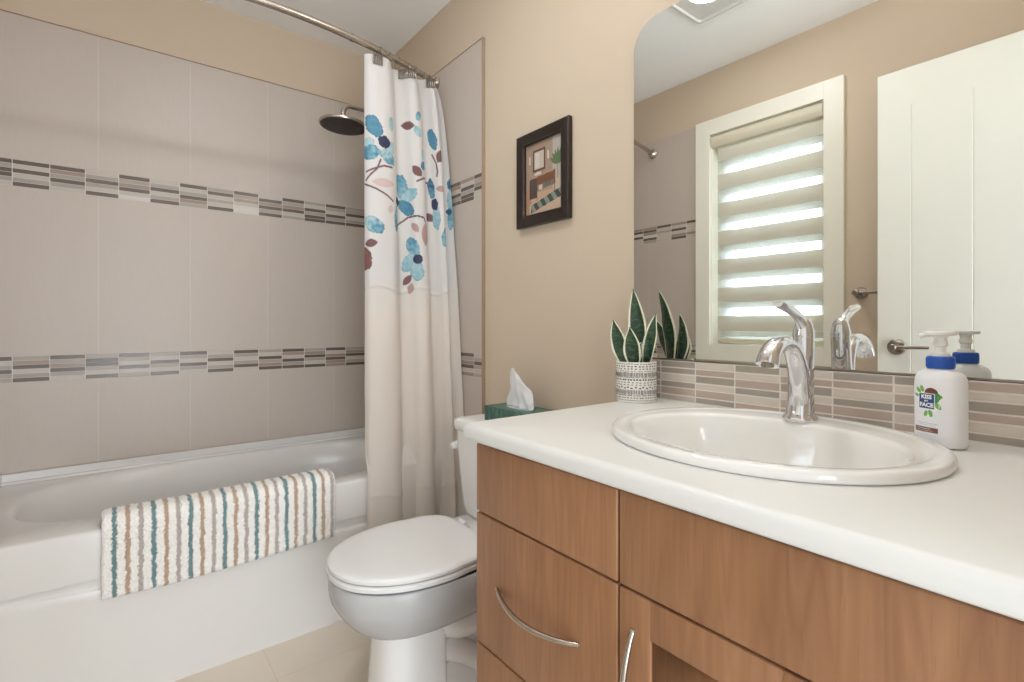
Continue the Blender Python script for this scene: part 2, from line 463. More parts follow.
# towel bar
tb = tag(empty('towel_bar', (-.56, YC, 1.19)), 'satin nickel towel bar on the beige wall, partly behind the open white door', 'towel bar')
bm = B(); tube(bm, [(-.80, YC+.062, 1.193), (-.33, YC+.062, 1.193)], .0075, 14); obj('bar', bm, M['nickel_dark'], tb, smooth=40)
for x in (-.80, -.33):
    bm = B(); lathe(bm, [(.025, YC), (.026, YC+.004), (.024, YC+.01), (.011, YC+.014), (.010, YC+.045), (.013, YC+.05), (.014, YC+.062), (.013, YC+.074), (.008, YC+.077)], (x, 0, 1.193), 'y', 24)
    obj('bracket', bm, M['nickel_dark'], tb, smooth=40)

# ------------------------------------------------------------------ ceiling fan with lamp
fan = tag(empty('ceiling_exhaust_fan', (-1.15, -.84, ZC)), 'square white exhaust fan with a round lamp on the ceiling', 'exhaust fan')
bm = B(); rr = lambda s, z: [(-1.15+x, -.84+y, z) for x, y in rrect(-s, s, -s, s, .02)]
rings(bm, [rr(.150, ZC), rr(.150, ZC-.010), rr(.147, ZC-.014), rr(.137, ZC-.014), rr(.134, ZC-.005)])
obj('grille', bm, simple('fan_white_plastic', (214, 212, 208), .45), fan, smooth=30)
q = NT('lamp_lens'); q.set((255, 250, 240), .4); q.b.inputs['Emission Color'].default_value = (1, .93, .84, 1); q.b.inputs['Emission Strength'].default_value = 4.5
bm = B(); lathe(bm, [(.072, ZC-.005), (.073, ZC-.010), (.065, ZC-.013), (.04, ZC-.015), (.001, ZC-.016)], (-1.15, -.80, 0), 'z', 36)
obj('lamp_lens', bm, q.m, fan, smooth=60)

# ------------------------------------------------------------------ bathtub
tub = tag(empty('bathtub', (-2.16, -.725, 0)), 'white alcove bathtub with stepped apron along the tiled wall', 'bathtub')
bm = B()
tx0, tx1, ty0, ty1, tz = XB+TH_T, -1.812, YC+.003, -TH_T, .494
bcx, bcy = (-2.485-1.865)/2, -.728
def apx(y): return -1.800+.012*(1-((y-bcy)/.72)**2)     # gentle bow of the front rim
N = 96
def oval(a, b, z, e=2.5, dx=0, dy=0):
    return [Vector((bcx+dx+x, bcy+dy+y, z)) for x, y in superell(a, b, N, e)]
def outer(z, inset=0):
    out = []
    for i in range(N):
        t = 2*PI*i/N; c_, s_ = math.cos(t), math.sin(t)
        k = 1/max(abs(c_)/.5, abs(s_)/.5); px_, py_ = c_*k, s_*k    # square param
        y = (ty0+ty1)/2+py_*(ty1-ty0-2*inset)
        x = tx0+inset+(px_+.5)*((apx(y)-inset)-(tx0+inset))
        out.append(Vector((x, y, z)))
    return out
rs = [outer(.36, -.0), outer(tz-.012, 0), outer(tz-.004, .002), outer(tz, .010),
      oval(.317, .655, tz+.001, 2.9), oval(.308, .645, tz-.003, 2.8), oval(.300, .636, tz-.014, 2.7),
      oval(.285, .61, tz-.10, 2.6, 0, .005), oval(.265, .575, tz-.23, 2.6, 0, .01), oval(.24, .54, tz-.34, 2.6, 0, .015), oval(.20, .49, tz-.385, 2.6, 0, .02), oval(.10, .38, tz-.395, 2.4, 0, .02), oval(.01, .05, tz-.396, 2, 0, .02)]
rings(bm, rs, caps=False)
bm.faces.new([v for v in bm.verts][-N:])
obj('shell', bm, M['tub'], tub, smooth=50, recalc=True)
# apron: recessed upper band, ledge with an arched line, lower panel
bm = B(); ys = [ty0+(ty1-ty0)*i/60 for i in range(61)]
def ledge(y):
    d = max(0, -(y-bcy)-.30)/.40
    return .327+.030*d*d-.006*max(0, y-bcy)
rs = []
for y in ys:
    X = apx(y); zl = ledge(y)
    pr = [(X-.06, tz-.02), (X, tz-.012), (X-.002, tz-.03), (X-.004, tz-.06), (X-.005, zl+.006), (X-.0042, zl+.002), (X-.0005, zl-.001), (X+.0012, zl-.004), (X+.0008, zl-.03), (X-.008, 0.02), (X-.009, 0.0), (X-.06, 0)]
    rs.append([(a, y, z) for a, z in pr])
rings(bm, rs)
obj('apron', bm, M['tub'], tub, smooth=40)
# caulk bead / flange along the tiled walls
bm = B(); box(bm, XB+TH_T, XB+TH_T+.010, ty0, ty1, tz-.004, .528, .004); box(bm, XB+TH_T+.008, XB+TH_T+.030, ty0, ty1, tz-.004, tz+.008, .005)
box(bm, XB+TH_T, -1.82, -TH_T-.010, -TH_T, tz-.004, .528, .004); box(bm, XB+TH_T, -1.82, YC+.003, YC+.010, tz-.004, .528, .002)
obj('wall_flange', bm, M['tub'], tub)

# ------------------------------------------------------------------ shaggy striped mat over the rim
TEAL, BRN, GRY, WHT = lin((112, 140, 142)), lin((184, 158, 136)), lin((182, 172, 168)), lin((244, 241, 237))
my0, my1 = -1.158, -.522
path = []
X = -1.7945
def matpath(t, y):
    """t: arc length from the front lower edge up, over the rim and down inside"""
    X = apx(y)+.012
    fl = .186
    if t < fl: return Vector((X, y, .304+t)), Vector((1, 0, 0))
    r = .036; a = (t-fl)/r
    if a < PI/2:
        return Vector((X-r+r*math.cos(a), y, .304+fl+r*math.sin(a))), Vector((math.cos(a), 0, math.sin(a)))
    d = t-fl-r*PI/2
    if d < .035: return Vector((X-r-d, y, .304+fl+r)), Vector((0, 0, 1))
    d2 = d-.035
    s = Vector((X-r-.035, y, .304+fl+r))
    if d2 < .03*PI/2:
        a = d2/.03; return s+Vector((-.03*math.sin(a), 0, -.03*(1-math.cos(a)))), Vector((-math.sin(a), 0, math.cos(a)))
    return s+Vector((-.03, 0, -.03-(d2-.03*PI/2))), Vector((-1, 0, 0))
bm = B(); cl = bm.loops.layers.float_color.new('Col')
ny, nt = 300, 150; L_ = .40
rn = random.Random(3); grid = []; cols = {}
for i in range(ny+1):
    y = my0+(my1-my0)*i/ny; row = []
    for j in range(nt+1):
        t = L_*j/nt
        p, n = matpath(t, y+.0)
        wob = .0022*noise.noise(Vector((y*30, t*25, 3)))
        edge = min(1, min(i, ny-i)/3, min(j, nt-j)/3)
        tuft = noise.noise(Vector((y*210, t*210, 0)))*.0030+noise.noise(Vector((y*90, t*90, 5)))*.0022+rn.uniform(-.0012, .0012)
        sag = .004*math.sin((y-my0)*7)*(1-min(1, t/.2))
        p = p+n*((tuft+.004)*edge)+Vector((0, wob*1.2+rn.uniform(-.0006, .0006), -sag+max(0, (y-my0)-.2)*.020+(.003*noise.noise(Vector((y*40, 9, 1))) if j == 0 else 0)))
        row.append(bm.verts.new(p))
        s = (y-my0-.019+.0022*noise.noise(Vector((y*14, t*60, 7)))+rn.uniform(-.002, .002))/.0298
        k = round(s-.3)
        c_ = WHT
        if 0 <= k <= 20 and abs(s-.3-k) < .185: c_ = (TEAL, BRN, GRY)[k % 3]
        jit = rn.uniform(.9, 1.05); cols[row[-1]] = (c_[0]*jit, c_[1]*jit, c_[2]*jit, 1)
    grid.append(row)
for i in range(ny):
    for j in range(nt):
        f = bm.faces.new((grid[i][j], grid[i+1][j], grid[i+1][j+1], grid[i][j+1])); f.smooth = True
        for lp in f.loops: lp[cl] = cols[lp.vert]
mm, q = vcol('shaggy_cotton_pile', .95)
q.b.inputs['Sheen Weight'].default_value = .3
mat = obj('bath_mat', bm, mm, loc=Vector((-1.80, (my0+my1)/2, .30)), recalc=False)
sol = mat.modifiers.new('thickness', 'SOLIDIFY'); sol.thickness = .006; sol.offset = -1
tag(mat, 'shaggy white bath mat with teal, brown and grey stripes draped over the tub rim', 'bath mat')

# ------------------------------------------------------------------ shower rod, curtain, rings, shower head
RZ = 2.115
def rodx(y): return -1.812-(.155 if y > -.725 else .072)*((y+.725)/.725)**2
def rodz(y): return 2.116-.031*max(0, (-y-.70)/.74)**1.5
rod = tag(empty('shower_curtain_rod', (-1.85, -.725, RZ)), 'curved brushed nickel shower curtain rod between the two end walls', 'curtain rod')
bm = B(); ys = [YC+.014+(-TH_T-.012-YC-.014)*i/48 for i in range(49)]
tube(bm, [(rodx(y), y, rodz(y)) for y in ys], .0125, 16); obj('pole', bm, M['nickel'], rod, smooth=50)
bm = B(); yj = -.44
tube(bm, [(rodx(y), y, rodz(y)) for y in (yj-.006, yj+.006)], .0142, 16); obj('joint_sleeve', bm, M['nickel'], rod, smooth=50)
for y, s in ((YC+.003, 1), (-TH_T, -1)):
    bm = B(); lathe(bm, [(.028, y), (.029, y+s*.006), (.020, y+s*.012), (.0165, y+s*.03), (.014, y+s*.032)], (rodx(y), 0, rodz(y)), 'y', 24)
    obj('flange', bm, M['nickel'], rod, smooth=50)

# curtain: cross-section path with deep folds, in plan (x, y); top follows the rod
CT, CB = 2.085, .25
cur_top = [(-1.862, -.383), (-1.846, -.368), (-1.838, -.335), (-1.842, -.30), (-1.862, -.278), (-1.888, -.268), (-1.902, -.25), (-1.893, -.225), (-1.868, -.205), (-1.860, -.185), (-1.874, -.165), (-1.903, -.158), (-1.921, -.145), (-1.915, -.12), (-1.895, -.10), (-1.893, -.083), (-1.915, -.072), (-1.945, -.072), (-1.953, -.058), (-1.942, -.045), (-1.936, -.040)]
cur_bot = [(-1.792, -.408), (-1.768, -.397), (-1.752, -.362), (-1.748, -.31), (-1.762, -.275), (-1.782, -.258), (-1.785, -.24), (-1.772, -.215), (-1.745, -.195), (-1.735, -.165), (-1.744, -.14), (-1.764, -.128), (-1.772, -.112), (-1.758, -.09), (-1.735, -.076), (-1.724, -.062), (-1.733, -.05), (-1.742, -.042), (-1.730, -.03), (-1.712, -.022), (-1.698, -.018)]
st, sb = spline([(a, b, 0) for a, b in cur_top], 12), spline([(a, b, 0) for a, b in cur_bot], 12)
NS, NZ = len(st), 460
WHITE = (231, 228, 226); SATIN = (238, 230, 222)
import numpy as np
def ell(s, z, cs, cz, a, b, ang):
    ds, dz = s-cs, z-cz; c_, s_ = math.cos(ang), math.sin(ang)
    u, v = (ds*c_+dz*s_)/a, (-ds*s_+dz*c_)/b
    return u*u+v*v, u, v
# s = arc-length-like coordinate 0..1 across cloth samples; sizes below in metres, S metres per unit
FLOW = []      # (kind, s, z, len, wid, angle, colour)
BL = (100, 156, 182); DB = (56, 96, 128); PB = (186, 214, 220); NV = (56, 64, 92); MR = (128, 92, 92); PK = (222, 200, 197); LB = (152, 196, 208)
TEALB = (84, 142, 172)
# arc length along top path
arc = [0]
for i in range(1, NS): arc.append(arc[-1]+((st[i]-st[i-1]).length+(sb[i]-sb[i-1]).length)/2)
CURTAIN_LEN = arc[-1]
def petal(s, z, L, W, ang, col, tip=None): FLOW.append(('p', s, z, L, W, math.radians(ang), col, tip or col))
def leaf(s, z, L, W, ang, col): FLOW.append(('l', s, z, L, W, math.radians(ang), col, col))
def stem(pts, wdt, col): FLOW.append(('s', [Vector((a, b, 0)) for a, b in pts], wdt, col))
#PATTERN
BRL = (150, 100, 92); PK2 = (196, 164, 158)
stem([(0.0643, 1.676), (0.0511, 1.639), (0.0323, 1.621), (0.0082, 1.593)], 0.0034, MR)
stem([(0.0104, 1.625), (0.0414, 1.639), (0.0754, 1.653), (0.1110, 1.653)], 0.0034, MR)
stem([(0.0043, 1.579), (0.0511, 1.561), (0.0871, 1.542), (0.1140, 1.524)], 0.0034, MR)
stem([(0.3820, 1.754), (0.3988, 1.717), (0.4028, 1.685), (0.3988, 1.662)], 0.0034, MR)
stem([(0.1284, 1.418), (0.1912, 1.460), (0.2151, 1.478), (0.2528, 1.483), (0.2814, 1.478), (0.2926, 1.455)], 0.0034, MR)
stem([(0.2576, 1.621), (0.2904, 1.639), (0.3658, 1.634), (0.3773, 1.598)], 0.0034, MR)
leaf(0.0754, 1.588, 0.092, 0.037, 0, PK)
leaf(0.1017, 1.492, 0.034, 0.023, 80, PK)
petal(0.1140, 1.823, 0.055, 0.025, 90, PB, LB)
petal(0.1080, 1.726, 0.055, 0.038, 70, PB, PB)
petal(0.0173, 1.735, 0.046, 0.038, 20, PB, PB)
petal(0.0946, 1.689, 0.071, 0.046, -35, PB, BL)
petal(0.0245, 1.699, 0.080, 0.055, 10, TEALB, LB)
petal(0.0383, 1.800, 0.092, 0.059, -60, BL, TEALB)
petal(0.0793, 1.745, 0.050, 0.046, 0, NV, NV)
leaf(0.2287, 1.846, 0.059, 0.037, 0, MR)
petal(0.2772, 1.887, 0.042, 0.025, 70, LB, BL)
petal(0.2711, 1.823, 0.046, 0.029, -60, LB, PB)
petal(0.3894, 1.818, 0.092, 0.038, 100, TEALB, TEALB)
leaf(0.4222, 1.749, 0.067, 0.042, 60, MR)
leaf(0.2599, 1.662, 0.055, 0.037, -50, MR)
petal(0.2948, 1.735, 0.046, 0.025, 80, PB, PB)
petal(0.2904, 1.689, 0.038, 0.029, 60, TEALB, TEALB)
petal(0.1892, 1.598, 0.101, 0.055, 95, LB, BL)
petal(0.2230, 1.565, 0.080, 0.046, 35, PB, LB)
petal(0.2077, 1.515, 0.076, 0.050, -40, BL, TEALB)
petal(0.1390, 1.464, 0.101, 0.038, 85, BL, LB)
petal(0.1557, 1.533, 0.046, 0.038, 0, NV, NV)
leaf(0.2431, 1.437, 0.046, 0.028, -55, PK2)
leaf(0.2881, 1.414, 0.101, 0.042, 85, PK2)
leaf(0.3543, 1.492, 0.050, 0.037, -30, MR)
petal(0.2317, 1.358, 0.084, 0.050, 110, LB, BL)
petal(0.2127, 1.299, 0.084, 0.046, 60, LB, PB)
petal(0.2456, 1.266, 0.076, 0.055, -80, PB, LB)
petal(0.2505, 1.312, 0.038, 0.038, 0, NV, NV)
leaf(0.2052, 1.230, 0.055, 0.028, 50, MR)
leaf(0.2176, 1.197, 0.046, 0.028, 75, PK2)
petal(0.0383, 1.427, 0.084, 0.055, -35, PB, BL)
leaf(0.0269, 1.358, 0.050, 0.032, 10, MR)
petal(0.0062, 1.299, 0.084, 0.050, 95, BRL, MR)
petal(0.3705, 1.611, 0.084, 0.029, 95, BL, DB)
petal(0.3869, 1.492, 0.101, 0.034, 90, LB, PB)
petal(0.3820, 1.547, 0.050, 0.029, 90, NV, NV)
leaf(0.4143, 1.611, 0.050, 0.028, 0, PK2)
petal(0.5095, 1.639, 0.046, 0.034, 90, DB, BL)
petal(0.5059, 1.565, 0.109, 0.038, 90, LB, PB)
petal(0.4995, 1.492, 0.092, 0.034, 85, LB, BL)
petal(0.4924, 1.524, 0.029, 0.025, 0, DB, DB)
petal(0.4285, 1.414, 0.088, 0.042, 80, LB, BL)
#ENDPATTERN
def paint_curtain(s, z):
    col = WHITE
    for e in FLOW:
        if e[0] == 's':
            _, pts, wd, c_ = e
            x0_, x1_, z0_, z1_ = e_b[id(e)]
            if not (x0_ < s < x1_ and z0_ < z < z1_): continue
            p = Vector((s, z, 0))
            for a, b in zip(pts, pts[1:]):
                ab = b-a; t = max(0, min(1, (p-a).dot(ab)/ab.length_squared))
                if (p-a-ab*t).length < wd: col = c_; break
        else:
            k, cs, cz, L, W, ang, c1, c2 = e
            if abs(s-cs) > L or abs(z-cz) > L: continue
            d, u, v = ell(s, z, cs, cz, L/2, W/2, ang)
            if k == 'l':
                if abs(u) < 1 and abs(v) < (1-u*u)*.95:
                    col = c1
            elif d < 1+.07*math.sin(5*math.atan2(v, u)+cs*90)+.25*(noise.noise(Vector((s*120, z*120, 4)))):
                n_ = noise.noise(Vector((s*70, z*70, 1)))*.5+.5
                t = max(0, min(1, .45+.6*u+1.9*(n_-.5)))
                edge = .88 if d > .82 else 1
                col = tuple((c1[i]*(1-t)+c2[i]*t)*edge for i in range(3))
    return col
e_b = {}
for e in FLOW:
    if e[0] == 's':
        e_b[id(e)] = (min(p.x for p in e[1])-.01, max(p.x for p in e[1])+.01, min(p.y for p in e[1])-.01, max(p.y for p in e[1])+.01)
bm = B(); cl = bm.loops.layers.float_color.new('Col')
mt_, q = vcol('printed_curtain_fabric', .62)
# the lower part is a plain ivory satin weave; both are slightly see-through
p = q.pos(); wv = q.noise(p, 900, 2); big = q.noise(p, 6, 3)
q.bump(q.val('ADD', q.val('MULTIPLY', wv, .3), big), .25, .004)
tl = q.n('ShaderNodeBsdfTranslucent'); a_ = [n for n in q.t.nodes if n.bl_idname == 'ShaderNodeAttribute'][0]; q.l(a_.outputs['Color'], tl.inputs[0])
mxs = q.n('ShaderNodeMixShader'); mxs.inputs[0].default_value = .3
q.l(q.b.outputs[0], mxs.inputs[1]); q.l(tl.outputs[0], mxs.inputs[2]); q.l(mxs.outputs[0], q.out.inputs[0])
# sample positions: fine rows in the printed part, coarse below
zs = [CT-.0026*i for i in range(int((CT-1.15)/.0026))]
zs += [zs[-1]-(zs[-1]-CB)*(i+1)/150 for i in range(150)]
cols_s = []                                   # finer resampling along the cloth
K = 2
for i in range((NS-1)*K+1):
    j = min(i//K, NS-2); t = i/K-j
    cols_s.append((st[j].lerp(st[j+1], t), sb[j].lerp(sb[j+1], t), arc[j]*(1-t)+arc[j+1]*t))
grid = []; vc = {}
for (a, b, s) in cols_s:
    row = []
    for z in zs:
        T_ = ((CT-z)/(CT-CB))**.5
        q_ = a.lerp(b, T_)
        # soft creases
        cr = .0030*noise.noise(Vector((s*22, z*5.5, 2)))+.0022*noise.noise(Vector((s*9+z*6, z*8, 9)))*(1 if z < 1.25 else .4)
        for cz in (1.19, .42):
            cr += .0035*math.exp(-((z-cz-.012*math.sin(s*30))/.006)**2)
        X_ = q_.x+cr
        if z < .80: X_ = max(X_, -1.772-max(0, z-.52)*.35)
        v = bm.verts.new((X_, q_.y, z)); row.append(v)
        col = paint_curtain(s, z) if z > 1.16 else None
        if col is None or col is WHITE:
            t = max(0, min(1, (1.24-z)/.16)); m = .0
            col = tuple(WHITE[k]*(1-t)+SATIN[k]*t for k in range(3))
        if z < CB+.010 or abs(z-.42) < .003: col = (236, 229, 222)
        vc[v] = (*lin(col), 1)
    grid.append(row)
for i in range(len(grid)-1):
    for j in range(len(zs)-1):
        f = bm.faces.new((grid[i][j], grid[i+1][j], grid[i+1][j+1], grid[i][j+1])); f.smooth = True
        for lp in f.loops: lp[cl] = vc[lp.vert]
cur = tag(empty('shower_curtain', (-1.84, -.22, CB)), 'white shower curtain with blue flowers and maroon leaves, gathered at the shower end', 'shower curtain')
o = obj('cloth', bm, mt_, cur, recalc=False)
sd = o.modifiers.new('thickness', 'SOLIDIFY'); sd.thickness = .0007; sd.offset = 0
# metal grommet strips clipped over the rod
def near(s):
    i = min(range(NS), key=lambda k: abs(arc[k]-s)); return i
for s in (.053, .225, .262, .408):
    i = near(s); a = st[i]; d = (st[min(i+2, NS-1)]-st[max(i-2, 0)]).normalized(); n_ = Vector((d.y, -d.x, 0))
    if n_.dot(Vector((0, CAMY, 0))-a) < 0: n_ = -n_
    c_ = a.lerp(sb[i], (.024/(CT-CB))**.5)+Vector((0, 0, CT-.024))+n_*.007
    bm = B()
    for k in range(5):
        cc = c_+d*((k-2)*.0078)
        rings(bm, [[cc+d*(.0037*math.cos(2*PI*m/10))*w_+n_*(.004*math.sin(2*PI*m/10))*w_+Vector((0, 0, z)) for m in range(10)] for z, w_ in ((-.020, .6), (-.018, 1), (.016, 1), (.018, .6))])
    obj('grommet_clip', bm, M['nickel_dark'], cur, smooth=50)
for i, s in enumerate((.075, .155, .21, .29, .35, .42, .48)):
    k = near(s*arc[-1]/.519); y = max(-.375, min(-.05, st[k].y)); x = rodx(y)
    bm = B(); rs = []
    t = Vector((1, .25*((-1)**i), 0)).normalized()
    pts = [Vector((x, y, RZ-.008))+t*(.021*math.cos(2*PI*j/20))+Vector((0, 0, .023*math.sin(2*PI*j/20))) for j in range(20)]
    rings_ = []
    for j in range(20):
        tan = (pts[(j+1) % 20]-pts[j-1]).normalized(); a1 = Vector((0, 1, 0)); b1 = tan.cross(a1).normalized(); a1 = b1.cross(tan)
        rings_.append([pts[j]+a1*.0013*math.cos(m*PI/3)+b1*.0013*math.sin(m*PI/3) for m in range(6)])
    rings(bm, rings_, cyc=True)
    r_ = tag(obj('curtain_ring', bm, M['nickel_dark'], None, loc=(x, y, RZ-.008)), 'thin metal ring holding the shower curtain on the curved rod', 'curtain ring', 'curtain rings on the shower rod')

# shower head
SX, SY, SZ = -2.15, -.36, 1.905
sh = tag(empty('rain_shower_head', (SX, 0, 1.99)), 'round rain shower head with a dark nozzle face on a bent chrome arm', 'shower head')
bm = B(); pts = [(SX, -TH_T-.002, 1.997), (SX, -.05, 1.997)]+[(SX, -.05-(.275)*i/8, 1.997) for i in range(1, 9)]+[(SX, SY+.035-.035*math.sin(a), 1.962+.035*math.cos(a)) for a in [PI/2*i/8 for i in range(9)]]+[(SX, SY, 1.93)]
tube(bm, pts, .0105, 16); lathe(bm, [(.028, -TH_T), (.029, -TH_T-.006), (.016, -TH_T-.014), (.011, -TH_T-.02)], (SX, 0, 1.997), 'y', 24)
obj('shower_arm', bm, M['nickel'], sh, smooth=50)
tilt = Matrix.Translation((SX, SY, SZ)) @ Matrix.Rotation(math.radians(-3), 4, 'X')
bm = B(); lathe(bm, [(.014, .034), (.018, .030), (.020, .022), (.036, .017), (.088, .0115), (.098, .008), (.100, .002), (.098, -.002), (.093, -.003)], (0, 0, 0), 'z', 48)
bm.transform(tilt); obj('head_shell', bm, M['nickel'], sh, smooth=50)
bm = B(); lathe(bm, [(.0935, -.0032), (.090, -.0045), (.001, -.005)], (0, 0, 0), 'z', 48)
for r, n in ((.0, 1), (.018, 6), (.034, 12), (.05, 18), (.066, 24), (.081, 30)):
    for i in range(n):
        a = 2*PI*i/n
        lathe(bm, [(.0024, -.0045), (.0016, -.0075)], (r*math.cos(a), r*math.sin(a), 0), 'z', 6)
bm.transform(tilt); obj('nozzle_face', bm, M['shower_face'], sh, smooth=50)

# ------------------------------------------------------------------ toilet
TX = -1.31
toi = tag(empty('toilet', (TX, -.40, 0)), 'white two-piece toilet with closed lid between bathtub and wood vanity', 'toilet')
def tring(z, a, yf, yc, yb, e=2.2, eb=3.0, n=56, x=TX):
    """egg-like ring: front reach yf, widest at yc, back yb"""
    return [Vector((x+px_, (yc+py_), z)) for px_, py_ in superell(a, yc-yf, n, e, yb-yc, eb)]
bm = B()
rs = [tring(.222, .080, -.55, -.42, -.22, 2.6, 3), tring(.230, .104, -.590, -.42, -.22, 2.4, 3), tring(.243, .124, -.615, -.425, -.21, 2.3, 3), tring(.262, .143, -.639, -.43, -.20, 2.25, 3), tring(.286, .161, -.660, -.43, -.20, 2.2, 3),
      tring(.308, .174, -.674, -.435, -.19, 2.2, 3), tring(.325, .1815, -.683, -.44, -.18, 2.2, 3), tring(.338, .185, -.687, -.44, -.18, 2.2, 3), tring(.352, .1865, -.689, -.44, -.17, 2.2, 3), tring(.388, .188, -.691, -.44, -.16, 2.2, 3), tring(.3935, .184, -.687, -.44, -.16, 2.2, 3)]
rings(bm, rs)
# flat-faced front column
rings(bm, [tring(z, wd, yf, -.47, -.40, 2.7, 12) for z, wd, yf in ((0, .103, -.588), (.006, .104, -.589), (.06, .099, -.582), (.14, .094, -.575), (.20, .093, -.572), (.26, .095, -.574))])
rings(bm, [[(TX+x, y, z) for x, y in rrect(-wd, wd, y0, y1, .03, 5)] for z, wd, y0, y1 in ((0, .07, -.45, -.13), (.25, .055, -.45, -.15))])
rings(bm, rs)
# rear deck that carries the tank
rs = [[(TX+x, y, z) for x, y in rrect(-wd, wd, y0, -.035, .03)] for z, wd, y0 in ((.24, .10, -.24), (.30, .135, -.26), (.35, .165, -.27), (.388, .18, -.275), (.396, .175, -.27))]
rings(bm, rs)
# foot flare with the trapway behind the column
rs = [[(TX+x, y, z) for x, y in rrect(-wd, wd, y0, y1, .05)] for z, wd, y0, y1 in ((0, .125, -.50, -.10), (.02, .128, -.50, -.10), (.035, .12, -.49, -.11), (.06, .085, -.46, -.12), (.10, .07, -.45, -.13))]
rings(bm, rs)
for s in (-1, 1):
    pts = spline([(TX+s*.05, -.42, .235), (TX+s*.062, -.36, .205), (TX+s*.066, -.30, .205), (TX+s*.066, -.24, .24), (TX+s*.064, -.19, .24), (TX+s*.062, -.15, .17), (TX+s*.06, -.13, .08), (TX+s*.06, -.13, .01)], 6)
    tube(bm, pts, [.040+.010*math.sin(PI*i/len(pts)) for i in range(len(pts))], 18)
    pts = spline([(TX+s*.04, -.43, .15), (TX+s*.058, -.36, .125), (TX+s*.066, -.30, .085), (TX+s*.066, -.26, .03)], 6)
    tube(bm, pts, .034, 16)
obj('bowl', bm, M['china'], toi, smooth=60)
for s in (-1, 1):
    bm = B(); lathe(bm, [(.013, .028), (.014, .036), (.011, .045), (.004, .049), (.001, .049)], (TX+s*.105, -.30, 0), 'z', 16)
    obj('bolt_cap', bm, M['plastic'], toi, smooth=60)
def dring(z, ins, a=.190, yf=-.695, yb=-.268, yc=-.44):
    out = []
    n = 72
    for i in range(n):
        t = 2*PI*i/n; c_, s_ = math.cos(t), math.sin(t)
        if s_ <= 0: x = (a-ins)*math.copysign(abs(c_)**(2/2.15), c_); y = yc+(yc-yf-ins)*s_*abs(s_)**(2/2.15-1) if s_ else yc
        else:
            # sides taper towards a square back
            yy = abs(s_)**(2/9); y = yc+(yb-ins-yc)*yy; x = math.copysign(abs(c_)**(2/9), c_)*(a-ins)*(1-.24*yy**2.4)
        out.append(Vector((TX+x, y, z)))
    return out
bm = B(); rings(bm, [dring(.398, .006), dring(.400, .001), dring(.410, 0), dring(.4145, .005)])
box(bm, TX-.075, TX-.045, -.285, -.235, .393, .417, .003); box(bm, TX+.045, TX+.075, -.285, -.235, .393, .417, .003)
obj('seat', bm, M['plastic'], toi, smooth=35)
bm = B(); rings(bm, [dring(.4175, .006, yf=-.693), dring(.419, .001, yf=-.693), dring(.427, 0, yf=-.693), dring(.431, .003, yf=-.693), dring(.4335, .010, yf=-.693), dring(.4350, .03, yf=-.693), dring(.4358, .08, yf=-.693)])
for s in (-1, 1): tube(bm, [(TX+s*.045, -.252, .422), (TX+s*.08, -.252, .422)], .010, 14)
obj('lid', bm, M['plastic'], toi, smooth=40)
# tank
bm = B()
def tk(z, hw, yf, r=.035): return [(TX+x, y, z) for x, y in rrect(-hw, hw, yf, -.018, r, 6)]
rings(bm, [tk(.392, .155, -.150), tk(.398, .172, -.168), tk(.415, .183, -.180), tk(.45, .190, -.186), tk(.55, .199, -.193), tk(.64, .205, -.198), tk(.697, .207, -.200)])
obj('tank', bm, M['china'], toi, smooth=60)
bm = B(); rings(bm, [tk(.695, .208, -.205), tk(.698, .212, -.208), tk(.719, .214, -.210), tk(.728, .211, -.207), tk(.733, .201, -.197), tk(.735, .18, -.18)])
obj('tank_lid', bm, M['china'], toi, smooth=45)
bm = B(); fx = TX-.205
tube(bm, [(fx+.02, -.172, .632), (fx-.010, -.172, .632)], .013, 16)
pts = [(fx-.012, -.160, .634), (fx-.014, -.174, .634), (fx-.015, -.188, .630), (fx-.015, -.200, .628)]
tube(bm, pts, .01, 14, flat=[(.008, .012), (.010, .0145), (.010, .0145), (.006, .010)])
obj('flush_lever', bm, M['plastic'], toi, smooth=60)

# tissue box on the tank
q = NT('dark_green_marbled_tissue_box'); p = q.pos((1, 1, .25)); f = q.noise(p, 85, 4, .65)
M['tbox'] = q.set(q.ramp(f, [(.3, (40, 72, 62)), (.5, (62, 100, 88)), (.7, (96, 132, 118)), (.85, (50, 84, 74))]), .5)
tz0 = .735; bx0_, bx1_, by0_, by1_ = -1.402, -1.168, -.148, -.032
tis = tag(empty('tissue_box', ((bx0_+bx1_)/2, -.09, tz0)), 'flat green tissue box with a white tissue, on the toilet tank', 'tissue box')
bm = B(); box(bm, bx0_, bx1_, by0_, by1_, tz0, tz0+.050, .0015, 1)
obj('carton', bm, M['tbox'], tis)
bm = B(); rings(bm, [[(-1.285+x, -.092+y, tz0+z) for x, y in superell(.06*k, .018*k, 32)] for z, k in ((.0500, 1.1), (.0506, 1.08), (.0506, .8))])
obj('opening_film', bm, simple('clear_plastic_film', (200, 205, 205), .2), tis)
